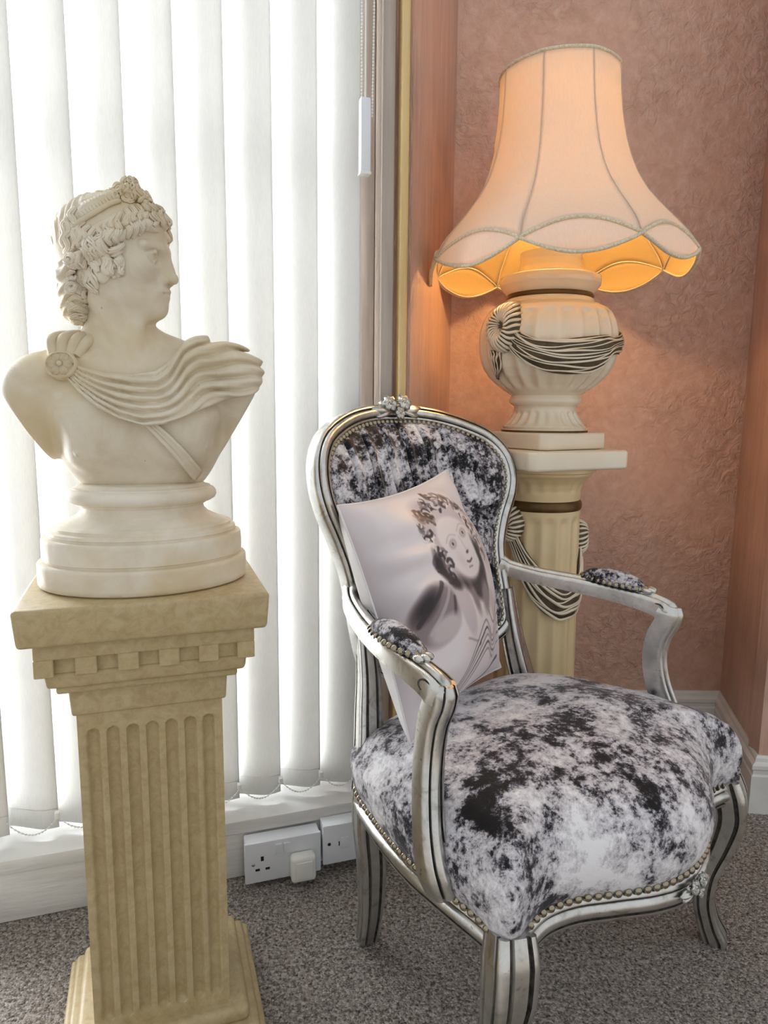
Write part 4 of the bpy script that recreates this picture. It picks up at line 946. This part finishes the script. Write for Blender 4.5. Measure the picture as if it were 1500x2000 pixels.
# socle
SOC = [(0.140, 0.0), (0.1455, 0.003), (0.147, 0.007), (0.147, 0.034), (0.1455, 0.0365), (0.1375, 0.0375), (0.1375, 0.0400), (0.1405, 0.0415), (0.1405, 0.0680), (0.1390, 0.0710), (0.1305, 0.0720), (0.1305, 0.0740), (0.1325, 0.0755), (0.1320, 0.0800), (0.1250, 0.0815), (0.1250, 0.0830), (0.1255, 0.0860), (0.1200, 0.0885), (0.1160, 0.0890), (0.104, 0.0945), (0.093, 0.100), (0.0865, 0.107), (0.0855, 0.1125), (0.0900, 0.1150), (0.0900, 0.1165), (0.0975, 0.1185), (0.1030, 0.1220), (0.1055, 0.127), (0.1050, 0.132), (0.1015, 0.1365), (0.0965, 0.1385), (0.0965, 0.1400), (0.0915, 0.1410), (0.086, 0.145), (0.05, 0.148)]
_rs = random.Random(3); _ph = [_rs.random() * 6 for _ in range(8)]
def rough(t, r, z): return r * (1 + 0.0030 * math.sin(5 * t + _ph[0]) * (1 if z < 0.04 else 0.3) + 0.0016 * math.sin(17 * t + _ph[1] + z * 200) + 0.0012 * math.sin(41 * t + _ph[2]))
v, f = lathe(dense(SOC, 0.003), 160, rough, sy=0.80); mesh_obj('socle', v, f, M_PLASTERS, bust, sharp=38)

def smin(a, b, k): h = np.clip(0.5 + 0.5 * (b - a) / k, 0, 1); return b + (a - b) * h - k * h * (1 - h)
def smax(a, b, k): return -smin(-a, -b, k)
def ell(p, c, r):
    q = [(p[i] - c[i]) / r[i] for i in range(3)]; k0 = np.sqrt(q[0] ** 2 + q[1] ** 2 + q[2] ** 2); k1 = np.sqrt((q[0] / r[0]) ** 2 + (q[1] / r[1]) ** 2 + (q[2] / r[2]) ** 2) + 1e-9
    return k0 * (k0 - 1) / k1
def cap(p, a, b, ra, rb=None):
    rb = ra if rb is None else rb; d = [b[i] - a[i] for i in range(3)]; L2 = sum(q * q for q in d)
    t = np.clip(sum((p[i] - a[i]) * d[i] for i in range(3)) / L2, 0, 1); return np.sqrt(sum((p[i] - a[i] - t * d[i]) ** 2 for i in range(3))) - (ra + (rb - ra) * t)
HA = math.radians(22); HO = np.array([-0.024, 0.004, 0.455]); HF = np.array([math.cos(HA), -math.sin(HA)]); HS = np.array([-math.sin(HA), -math.cos(HA)])
def head_xyz(p): dx, dy = p[0] - HO[0], p[1] - HO[1]; return [dx * HF[0] + dy * HF[1], dx * HS[0] + dy * HS[1], p[2] - HO[2]]
def from_head(f, l, u): return np.array([HO[0] + f * HF[0] + l * HS[0], HO[1] + f * HF[1] + l * HS[1], HO[2] + u])
def torso(p):
    x, y, z = p
    d = ell(p, (0.0, 0.010, 0.232), (0.118, 0.078, 0.118))
    d = smin(d, ell(p, (0.0, 0.005, 0.275), (0.125, 0.062, 0.055)), 0.03)
    d = smin(d, ell(p, (0.008, 0.008, 0.195), (0.103, 0.070, 0.075)), 0.02)
    for sx in (-1, 1):
        d = smin(d, ell(p, (sx * 0.054, -0.043, 0.222), (0.062, 0.037, 0.054)), 0.018)
        d = smin(d, ell(p, (sx * 0.134, 0.008, 0.277 if sx < 0 else 0.285), (0.044, 0.046, 0.044)), 0.022)
        d = smin(d, cap(p, (sx * 0.138, 0.008, 0.270), (sx * 0.142, 0.014, 0.20), 0.036, 0.033), 0.015)
        d = smin(d, cap(p, (-0.024 + sx * 0.02, 0.022, 0.345), (sx * 0.115, 0.012, 0.300 if sx < 0 else 0.308), 0.026, 0.024), 0.035)
        d = smin(d, cap(p, (sx * 0.012 - 0.005, -0.050, 0.308), (sx * 0.10, -0.020, 0.318), 0.008, 0.009), 0.018)     # clavicle
        d = smax(d, -ell(p, (sx * 0.118, -0.062, 0.205), (0.020, 0.030, 0.030)), 0.025)
    d = smax(d, -cap(p, (0.0, -0.092, 0.165), (0.0, -0.088, 0.275), 0.011, 0.006), 0.02)                                  # breast bone
    d = smin(d, ell(p, (-0.080, -0.0690, 0.192), (0.003, 0.003, 0.003)), 0.004); d = smin(d, ell(p, (0.088, -0.0640, 0.200), (0.003, 0.003, 0.003)), 0.004)
    d = smax(d, -0.83 * x - 0.55 * z + 0.0 - 0.001, 0.006); d = smax(d, 0.87 * x - 0.49 * z - 0.008, 0.006)                # cut arm stumps
    d = smax(d, 0.143 - z, 0.004)
    # neck
    d = smin(d, cap(p, (-0.020, 0.012, 0.300), (-0.024, 0.008, 0.405), 0.043, 0.0385), 0.030)
    d = smin(d, cap(p, (-0.050, -0.018, 0.400), (-0.006, -0.046, 0.318), 0.010, 0.007), 0.014)
    d = smin(d, cap(p, (0.004, -0.028, 0.385), (-0.004, -0.044, 0.325), 0.009, 0.008), 0.016)
    return d
def face_sdf(p):
    f, l0, u = head_xyz(p); l = np.abs(l0); q = [f, l, u]
    d = ell(q, (-0.006, 0, 0.022), (0.079, 0.062, 0.069))
    d = smin(d, ell(q, (0.022, 0, -0.022), (0.0485, 0.0475, 0.062)), 0.018)
    d = smin(d, cap(q, (-0.002, 0.040, -0.030), (0.044, 0.014, -0.062), 0.015, 0.014), 0.020)
    d = smin(d, ell(q, (0.047, 0, -0.060), (0.022, 0.022, 0.0185)), 0.012)
    d = smin(d, ell(q, (0.047, 0.033, -0.013), (0.0185, 0.017, 0.016)), 0.018)
    d = smin(d, cap(q, (0.0700, 0.006, 0.0125), (0.0575, 0.041, 0.0140), 0.0072, 0.0066), 0.006)
    d = smax(d, -ell(q, (0.0775, 0.0280, 0.0000), (0.0185, 0.0170, 0.0115)), 0.004)
    d = smin(d, ell(q, (0.0540, 0.0275, 0.0010), (0.0125, 0.0135, 0.0100)), 0.0015)
    for a, b, r in (((0.0655, 0.0155, 0.0000), (0.0680, 0.0260, 0.0075), 0.0023), ((0.0680, 0.0260, 0.0075), (0.0580, 0.0405, 0.0020), 0.0023), ((0.0655, 0.0160, -0.0005), (0.0655, 0.0270, -0.0060), 0.0018), ((0.0655, 0.0270, -0.0060), (0.0580, 0.0400, 0.0000), 0.0018)):
        d = smin(d, cap(q, a, b, r), 0.0018)
    for a, b in (((0.0700, 0.0150, 0.0040), (0.0700, 0.0265, 0.0112)), ((0.0700, 0.0265, 0.0112), (0.0600, 0.0410, 0.0050))): d = smax(d, -cap(q, a, b, 0.0011), 0.0012)
    d = smin(d, cap(q, (0.0690, 0, 0.0150), (0.0805, 0, -0.0215), 0.0072, 0.0070), 0.007)
    d = smin(d, cap(q, (0.0640, 0.004, -0.004), (0.0705, 0.0085, -0.0255), 0.0075, 0.0065), 0.007)
    d = smin(d, ell(q, (0.0815, 0, -0.0240), (0.0078, 0.0075, 0.0068)), 0.004)
    d = smin(d, ell(q, (0.0720, 0.0100, -0.0262), (0.0085, 0.0052, 0.0056)), 0.003)
    d = smax(d, -ell(q, (0.0765, 0.0058, -0.0318), (0.0045, 0.0026, 0.0030)), 0.002)
    d = smin(d, ell(q, (0.0560, 0, -0.0440), (0.0170, 0.0260, 0.0170)), 0.010)
    d = smin(d, cap(q, (0.0735, 0.0025, -0.0402), (0.0650, 0.0195, -0.0432), 0.0040, 0.0024), 0.0035)
    d = smin(d, cap(q, (0.0718, 0, -0.0490), (0.0640, 0.0170, -0.0458), 0.0048, 0.0026), 0.0035)
    d = smax(d, -cap(q, (0.0800, 0, -0.0446), (0.0640, 0.0205, -0.0444), 0.0013, 0.0014), 0.0018)
    d = smin(d, ell(q, (0.0580, 0, -0.0640), (0.0130, 0.0140, 0.0125)), 0.008)
    # ear
    d = smin(d, ell(q, (0.008, 0.0590, -0.018), (0.0125, 0.0075, 0.0215)), 0.004)
    d = smax(d, -ell(q, (0.010, 0.0675, -0.014), (0.0065, 0.0050, 0.0130)), 0.003)
    return d
def hair_sdf(p):
    f, l0, u = head_xyz(p); l = np.abs(l0); q = [f, l, u]
    d = ell(q, (-0.010, 0, 0.027), (0.0790, 0.0655, 0.0685))
    cut = smax(f - 0.020, -(u - (0.030 + 0.35 * (f - 0.02))), 0.01)          # leave the face free
    d = smax(d, np.minimum(f - 0.022, 9) * 0.9 - np.clip((u - 0.022) * 2.2, -0.02, 0.2), 0.008)
    pts = [(0.066, 0.0, 0.046), (0.060, 0.026, 0.043), (0.044, 0.047, 0.033), (0.024, 0.0585, 0.016), (0.002, 0.0625, 0.004), (-0.028, 0.060, -0.010), (-0.052, 0.048, -0.020)]
    for a, b in zip(pts[:-1], pts[1:]): d = smin(d, cap(q, a, b, 0.0145), 0.008)
    d = smin(d, ell(q, (-0.050, 0, -0.040), (0.030, 0.054, 0.040)), 0.015)
    d = smin(d, ell(q, (-0.052, 0, -0.070), (0.024, 0.044, 0.022)), 0.012)
    d = smin(d, cap(q, (0.028, 0.058, 0.004), (0.030, 0.0535, -0.026), 0.0095, 0.0060), 0.008)      # sideburn
    d = smin(d, cap(q, (0.060, 0, 0.060), (0.020, 0, 0.088), 0.017, 0.020), 0.015)                   # top knot
    d = smin(d, ell(q, (0.030, 0.017, 0.086), (0.022, 0.016, 0.018)), 0.006)
    d = smin(d, ell(q, (0.026, 0.0, 0.101), (0.015, 0.012, 0.014)), 0.008)
    d = smin(d, ell(q, (0.055, 0.014, 0.067), (0.016, 0.013, 0.013)), 0.006)
    ph = 320 * (u * 0.8 + f * 0.5) + 6 * np.sin(95 * (f - u * 0.4)); d = d + 0.0052 - 0.0020 * np.sin(ph) - 0.0008 * np.sin(2.1 * ph + 1)
    return d
# cloak: offset of the body between two edge curves, with folds running between them
def bx(px): return (px - 255) * 0.000652
def bz(py): return 0.3075 - (py - 713) * 0.00067
LO_E = [(bx(a), bz(b)) for a, b in [(60, 720), (112, 732), (140, 764), (175, 794), (215, 815), (262, 829), (300, 827), (345, 811), (395, 791), (440, 774), (500, 764), (560, 760)]]
UP_E = [(bx(a), bz(b)) for a, b in [(60, 700), (112, 694), (148, 714), (190, 724), (245, 728), (290, 720), (316, 702), (334, 678), (350, 655), (380, 630), (450, 610), (560, 600)]]
def drape_sdf(p):
    x, y, z = p; zl = np.interp(x, [a for a, b in LO_E], [b for a, b in LO_E]); zu = np.interp(x, [a for a, b in UP_E], [b for a, b in UP_E])
    v = (z - zl) / np.maximum(zu - zl, 0.004); w = np.clip((x + 0.085) / 0.05, 0, 1)
    vv = v + 0.05 * np.sin(x * 38 + 1.0) + 0.03 * np.sin(x * 71 + z * 40)
    ridge = (np.sin(PI * (6.0 * np.clip(vv, 0, 1) ** 0.9 + 0.12)) ** 2 + 0.03) ** 0.35
    fine = np.sqrt(np.sin(PI * (11.0 * np.clip(vv, 0, 1) + 0.4 + 1.2 * x * 10)) ** 2 + 0.05)
    h = 0.0030 + 0.0120 * ridge * (0.45 + 0.55 * w) + 0.0022 * fine * w
    h = h + 0.0035 * np.exp(-((v - 0.03) / 0.06) ** 2)
    d = torso(p) - h; m = np.maximum(zl - z, z - zu) * 0.75
    d = smax(d, m, 0.003); d = smax(d, -0.112 - x, 0.004); d = smax(d, 0.80 * x - 0.60 * z * 0.6 - 0.0350, 0.014)
    return d
def nets(D, o, h):
    S = D < 0; nx, ny, nz = D.shape; cs = S[:-1, :-1, :-1].astype(np.int8)
    tot = np.zeros((nx - 1, ny - 1, nz - 1), np.int8)
    for i in (0, 1):
        for j in (0, 1):
            for k in (0, 1): tot += S[i:nx - 1 + i, j:ny - 1 + j, k:nz - 1 + k]
    I, J, K = np.nonzero((tot > 0) & (tot < 8)); acc = np.zeros((len(I), 3)); cnt = np.zeros(len(I))
    C8 = [(i, j, k) for i in (0, 1) for j in (0, 1) for k in (0, 1)]
    val = {c: D[I + c[0], J + c[1], K + c[2]].astype(float) for c in C8}
    for a in C8:
        for ax in range(3):
            if a[ax]: continue
            b = list(a); b[ax] = 1; b = tuple(b); va, vb = val[a], val[b]; m = (va < 0) != (vb < 0); t = np.where(m, va / np.where(m, va - vb, 1), 0)
            pos = np.array(a, float)[None].repeat(len(I), 0); pos[:, ax] += t; acc += pos * m[:, None]; cnt += m
    V = np.stack([I, J, K], 1) + acc / cnt[:, None]; idx = -np.ones(tot.shape, np.int64); idx[I, J, K] = np.arange(len(I)); Q = []
    for ax in range(3):
        b1, b2 = [(1, 2), (2, 0), (0, 1)][ax]; sl0 = [slice(None)] * 3; sl1 = [slice(None)] * 3; sl0[ax] = slice(0, -1); sl1[ax] = slice(1, None)
        s0, s1 = S[tuple(sl0)], S[tuple(sl1)]; E = np.argwhere(s0 != s1); ok = (E[:, b1] > 0) & (E[:, b2] > 0) & (E[:, b1] < D.shape[b1] - 1) & (E[:, b2] < D.shape[b2] - 1); E = E[ok]
        def cell(d1, d2): c = E.copy(); c[:, b1] -= d1; c[:, b2] -= d2; return idx[c[:, 0], c[:, 1], c[:, 2]]
        q = np.stack([cell(1, 1), cell(0, 1), cell(0, 0), cell(1, 0)], 1); flip = ~s0[E[:, 0], E[:, 1], E[:, 2]]; q[flip] = q[flip][:, ::-1]; Q.append(q)
    Q = np.concatenate(Q); Q = Q[(Q >= 0).all(1)]
    V = V * h + np.asarray(o)
    for _ in range(2):                                    # relax the grid steps
        A = np.zeros_like(V); c = np.zeros(len(V))
        for a in range(4):
            for b in (Q[:, (a + 1) % 4], Q[:, (a + 3) % 4]):
                for ax in range(3): A[:, ax] += np.bincount(Q[:, a], V[b, ax], len(V))
                c += np.bincount(Q[:, a], minlength=len(V))
        V = 0.5 * V + 0.5 * A / np.maximum(c, 1)[:, None]
    return V, Q
def polygonize(fn, lo, hi, h):
    ax = [np.arange(lo[i], hi[i] + h, h, dtype=np.float32) for i in range(3)]
    p = np.meshgrid(*ax, indexing='ij', sparse=True); D = np.asarray(fn(p), np.float32); D = np.broadcast_to(D, tuple(len(a) for a in ax)); return nets(D, lo, h)
V1, Q1 = polygonize(torso, (-0.20, -0.11, 0.136), (0.20, 0.11, 0.352), 0.0020)
V2, Q2 = polygonize(lambda p: smin(face_sdf(p), torso(p), 0.010), (-0.125, -0.085, 0.345), (0.075, 0.085, 0.56), 0.0012)
big_mesh('head_and_torso', np.vstack([V1, V2]), np.vstack([Q1, Q2 + len(V1)]), M_PLASTER, bust)
V3, Q3 = polygonize(drape_sdf, (-0.13, -0.125, 0.21), (0.21, 0.12, 0.378), 0.0017); big_mesh('draped_cloak', V3, Q3, M_PLASTER, bust)
V4, Q4 = polygonize(hair_sdf, (-0.14, -0.10, 0.355), (0.075, 0.10, 0.578), 0.0015)
# carved locks: traced in the side view, laid on the hair surface
CAMB = to_bust(CC)
def both(p): return np.minimum(hair_sdf(p), face_sdf(p))
def trace(pix, fn, t0=0.85, t1=1.25, n=70):
    """photo points -> points on the implicit surface (bust coords) and a hit flag"""
    d = np.array([dir_bust(ray(a, b)) for a, b in pix]); d /= np.linalg.norm(d, axis=1)[:, None]; t = np.full(len(d), t0); ok = np.zeros(len(d), bool)
    for _ in range(n):
        P = CAMB + d * t[:, None]; s = fn([P[:, 0], P[:, 1], P[:, 2]]); ok |= s < 0.0004; t = np.where(ok, t, t + np.maximum(s * 0.6, 0.0003))
    return CAMB + d * t[:, None], ok & (t < t1)
def grads(P, fn):
    e = 0.0025; g = np.zeros_like(P)
    for i in range(3):
        E = np.zeros(3); E[i] = e; A, B_ = P + E, P - E; g[:, i] = fn([A[:, 0], A[:, 1], A[:, 2]]) - fn([B_[:, 0], B_[:, 1], B_[:, 2]])
    return g / (np.linalg.norm(g, axis=1)[:, None] + 1e-9)
def crop_px(pts): return [(80 + a / 5.0, 320 + b / 5.0) for a, b in pts]
LOCKS = [[(820,440),(860,500),(830,570),(870,640),(840,730)],[(870,410),(920,480),(890,550),(930,630),(890,730)],[(930,400),(985,470),(950,540),(990,620),(955,705)],[(990,390),(1045,460),(1010,530),(1050,600),(1020,650)],[(1050,390),(1110,440),(1080,500),(1130,560),(1100,610)],[(1110,400),(1170,450),(1150,510),(1190,560),(1180,610)],[(1160,410),(1215,460),(1205,520),(1235,580)],[(1205,440),(1245,490),(1250,560),(1262,610)],
 [(780,470),(740,560),(770,640),(720,720),(760,790)],[(740,490),(680,570),(700,650),(650,730),(690,800)],[(690,520),(620,600),(650,680),(590,750),(620,830),(680,850),(760,820),(815,770)],[(640,560),(560,620),(590,700),(530,760),(560,850),(640,900),(720,890),(800,850)],[(600,590),(520,640),(480,720),(510,800),(580,880),(660,940),(740,940),(800,910)],
 [(640,900),(680,970),(670,1040),(715,1090),(700,1120)],[(700,920),(740,980),(730,1050),(775,1100)],[(760,890),(790,970),(775,1040),(800,1090)],[(600,880),(640,960),(620,1030),(660,1090)],
 [(430,560),(360,620),(400,700),(370,780),(430,850),(440,920)],[(380,600),(320,670),(350,750),(310,820)],[(480,600),(420,660),(450,740),(430,810),(480,870),(520,940),(580,1000)],[(540,780),(500,850),(560,920),(590,990)],[(450,870),(480,950),(530,1000),(560,1060)],
 [(300,480),(250,560),(290,640),(240,720),(270,800),(225,870)],[(260,540),(225,600),(245,680),(212,750),(230,820)],[(340,430),(290,500),(330,570),(290,650)],
 [(380,880),(350,960),(400,1030),(370,1110),(420,1180),(480,1200)],[(440,930),(420,1010),(470,1080),(450,1160),(520,1230),(555,1300)],[(500,980),(480,1060),(530,1140),(555,1220)],[(265,1340),(330,1300),(420,1330),(490,1330)],[(262,1430),(330,1400),(420,1430),(485,1400)],[(280,1510),(340,1480),(420,1500),(475,1470)],[(310,1545),(380,1535),(440,1525)],
 [(880,110),(850,170),(900,220),(880,290),(930,350)],[(930,120),(960,180),(930,250),(980,320),(960,380)],[(990,160),(1025,210),(1000,260),(1060,330),(1100,380)],[(840,130),(800,190),(840,240),(800,300)],[(1050,280),(1110,320),(1160,360),(1215,400)],[(1090,310),(1160,335),(1215,370)],[(700,240),(760,205),(820,225),(800,285)],[(640,300),(700,265),(760,295),(740,345)],[(790,310),(840,265),(900,305),(880,365),(820,355)]]
for i in range(11): b0 = (425 + 30 * i, 515 - 15.5 * i); LOCKS.append([b0, (b0[0] - 32, b0[1] - 45), (b0[0] + 2, b0[1] - 90), (b0[0] - 28, b0[1] - 130)])
def curl(cx, cy, r, turns=1.6, a0=0.0): return [(cx + r * (1 - 0.75 * t) * math.cos(a0 + t * turns * 2 * PI), cy + r * (1 - 0.75 * t) * math.sin(a0 + t * turns * 2 * PI)) for t in np.linspace(0, 1, 12)]
CURLS = [curl(285, 930, 62), curl(300, 1085, 48, 1.5, 2), curl(295, 1205, 62, 1.5, 1), curl(440, 1270, 52, 1.5, 4), curl(395, 1100, 50, 1.4, 3), curl(340, 1330, 66, 1.5, 0), curl(430, 1420, 48, 1.5, 2), curl(525, 1260, 38, 1.3, 1), curl(905, 160, 50, 1.4, 3), curl(1000, 190, 42, 1.4, 1), curl(760, 240, 40, 1.3, 2), curl(650, 310, 34, 1.3, 0), curl(830, 330, 42, 1.4, 5), curl(1010, 300, 45, 1.4, 2), curl(1170, 370, 32, 1.3, 1), curl(1280, 650, 20, 1.2, 0)]
mb = MB()
FLAT = [(1.0 * math.cos(2 * PI * k / 8), 0.8 * math.sin(2 * PI * k / 8)) for k in range(8)]
JOBS = []
def bundle(L, n, step, r, hump, per=5):
    """parallel strands that run together at both ends of the lock"""
    P = catmull(L, per); T = np.gradient(P, axis=0); T /= np.linalg.norm(T, axis=1)[:, None] + 1e-9; Nn = np.stack([-T[:, 1], T[:, 0]], 1); m = len(P)
    sp = np.sin(PI * np.linspace(0.16, 0.90, m)) ** 0.7
    for k in range(n):
        o = k - (n - 1) / 2; JOBS.append((P + Nn * (o * step * sp)[:, None], r, hump * (1 - (abs(o) / (n / 2)) ** 2)))
for L in LOCKS: bundle(L, 4, 15.0, 0.00190, 0.0032)
for L in CURLS: bundle(L, 3, 12.0, 0.0019, 0.0022, 3)
ALLP = np.vstack([q for q, r, o in JOBS]); HP, HOK = trace(crop_px(ALLP), both); HG = grads(HP, both); k0 = 0
for q, rad, lift in JOBS:
    n_ = len(q); P, ok, G = HP[k0:k0 + n_], HOK[k0:k0 + n_], HG[k0:k0 + n_]; k0 += n_; runs = []; cur = []
    for i in range(n_):
        if not ok[i] or (cur and np.linalg.norm(P[i] - P[cur[-1]]) > 0.018):
            if len(cur) > 4: runs.append(cur)
            cur = []
            if not ok[i]: continue
        cur.append(i)
    if len(cur) > 4: runs.append(cur)
    for run in runs:
        G_ = G[run]; n = len(run); env = np.sin(PI * np.linspace(0.08, 0.94, n)) ** 0.5; W = P[run] + G_ * (lift * env)[:, None]; s = env * rad
        v, f, m = sweep(W, FLAT, G_, s); mb.add(v, f)
        l = (W[:, :2] - HO[:2]) @ HS; Wm = W.copy(); Wm[:, :2] -= 2 * l[:, None] * HS; g2 = G_.copy(); lg = G_[:, :2] @ HS; g2[:, :2] -= 2 * lg[:, None] * HS
        v, f, m = sweep(Wm, FLAT, g2, s); mb.add(v, [tuple(reversed(q_)) for q_ in f])
nv = len(mb.v)
hq = [tuple(q) for q in Q4]
me_v = [tuple(p) for p in V4]; off = len(me_v)
hair = mesh_obj('carved_hair', me_v + mb.v, hq + [tuple(i + off for i in q) for q in mb.f], M_PLASTERS, bust)
W, ok = trace(crop_px(catmull([(330, 605), (420, 545), (560, 465), (680, 400), (770, 370)], 5)), both); W = W[ok]; G_ = grads(W, both)
vv, ff, mm = sweep(W + G_ * 0.002, FLAT, G_, np.full(len(W), 0.0036)); mesh_obj('hair_fillet', vv, ff, M_PLASTER, hair)
# brooch on the right shoulder, gathered cloth behind it, strap across the chest
def hit_fn(px, py, fn): return trace([(px, py)], fn, 0.8, 2.0, 90)[0][0]
body2 = lambda p: np.minimum(torso(p), drape_sdf(p))
bc = hit_fn(121, 714, body2); bn = np.array([-0.25, -0.93, 0.25]); bn /= np.linalg.norm(bn); ta = np.cross(bn, (0, 0, 1.0)); ta /= np.linalg.norm(ta); tb = np.cross(ta, bn)
def disc(c, prof, mbx, n=32, k=1.0):
    v = []; 
    for (r, h) in prof:
        for i in range(n): a = 2 * PI * i / n; v.append(c + ta * r * math.cos(a) + tb * r * math.sin(a) * 0.86 + bn * h)
    f = [(j * n + i, (j + 1) * n + i, (j + 1) * n + (i + 1) % n, j * n + (i + 1) % n) for j in range(len(prof) - 1) for i in range(n)]; f.append(tuple((len(prof) - 1) * n + i for i in range(n))[::-1]); mbx.add(v, f)
m2 = MB(); disc(bc, [(0.0215, -0.008), (0.0220, 0.004), (0.0205, 0.0075), (0.0185, 0.0080), (0.0170, 0.0060), (0.010, 0.0065), (0.003, 0.007)], m2); br = m2.obj('brooch', M_PLASTER, bust, sharp=60)
for k in range(6):
    m3 = MB(); a = 2 * PI * k / 6; dd = ta * math.cos(a) + tb * math.sin(a); petal(m3, bc + dd * 0.002 + bn * 0.0065, dd, bn, 0.0150, 0.0058, 0.0042); m3.obj('brooch_petal', M_PLASTER, br, sharp=180)
m3 = MB(); m3.add(*sphere_vf(bc + bn * 0.009, 0.0040, 10, 8)); m3.obj('brooch_boss', M_PLASTER, br)
m4 = MB()
for k, (dx, r) in enumerate([(-0.012, 0.0085), (-0.001, 0.010), (0.011, 0.0095), (0.022, 0.0085)]):
    a = bc + np.array([dx * 0.8, 0.006, 0.012]); pts = catmull([a, a + np.array([dx * 0.5 + 0.003, 0.014, 0.022]), a + np.array([dx * 0.5 + 0.016, 0.040, 0.030]), a + np.array([dx * 0.4 + 0.034, 0.065, 0.030])], 6); vv, ff, mm = tube(pts, np.linspace(r * 0.8, r * 1.1, len(pts)), 10); m4.add(vv, ff)
m4.obj('shoulder_gather', M_PLASTER, bust)
for off_, nm in ((0, 'chest_strap'),):
    A = [(278, 826), (310, 858), (344, 895), (378, 938)]; B_ = [(303, 824), (335, 852), (366, 884), (394, 917)]; P1 = catmull(A, 8); P2 = catmull(B_, 8); v = []; K = 8
    pix = [a * (1 - k / K) + b * k / K for a, b in zip(P1, P2) for k in range(K + 1)]; H_, _ok = trace(pix, torso, 0.8, 1.4, 90); H_ = [H_[i_] if _ok[i_] else None for i_ in range(len(H_))]
    for i_ in range(len(H_)):
        if H_[i_] is None: H_[i_] = H_[i_ - 1] if i_ % (K + 1) else H_[i_ - K - 1]
    for i_, h in enumerate(H_):
        k = i_ % (K + 1); d = CAMB - h; d /= np.linalg.norm(d); v.append(h + d * (0.0035 + (0.0022 if k in (0, 1, K - 1, K) else 0)))
    f = [(i * (K + 1) + k, i * (K + 1) + k + 1, (i + 1) * (K + 1) + k + 1, (i + 1) * (K + 1) + k) for i in range(len(P1) - 1) for k in range(K)]
    so_ = mesh_obj(nm, v, f, M_PLASTER, bust); md = so_.modifiers.new('t', 'SOLIDIFY'); md.thickness = 0.004; md.offset = -1
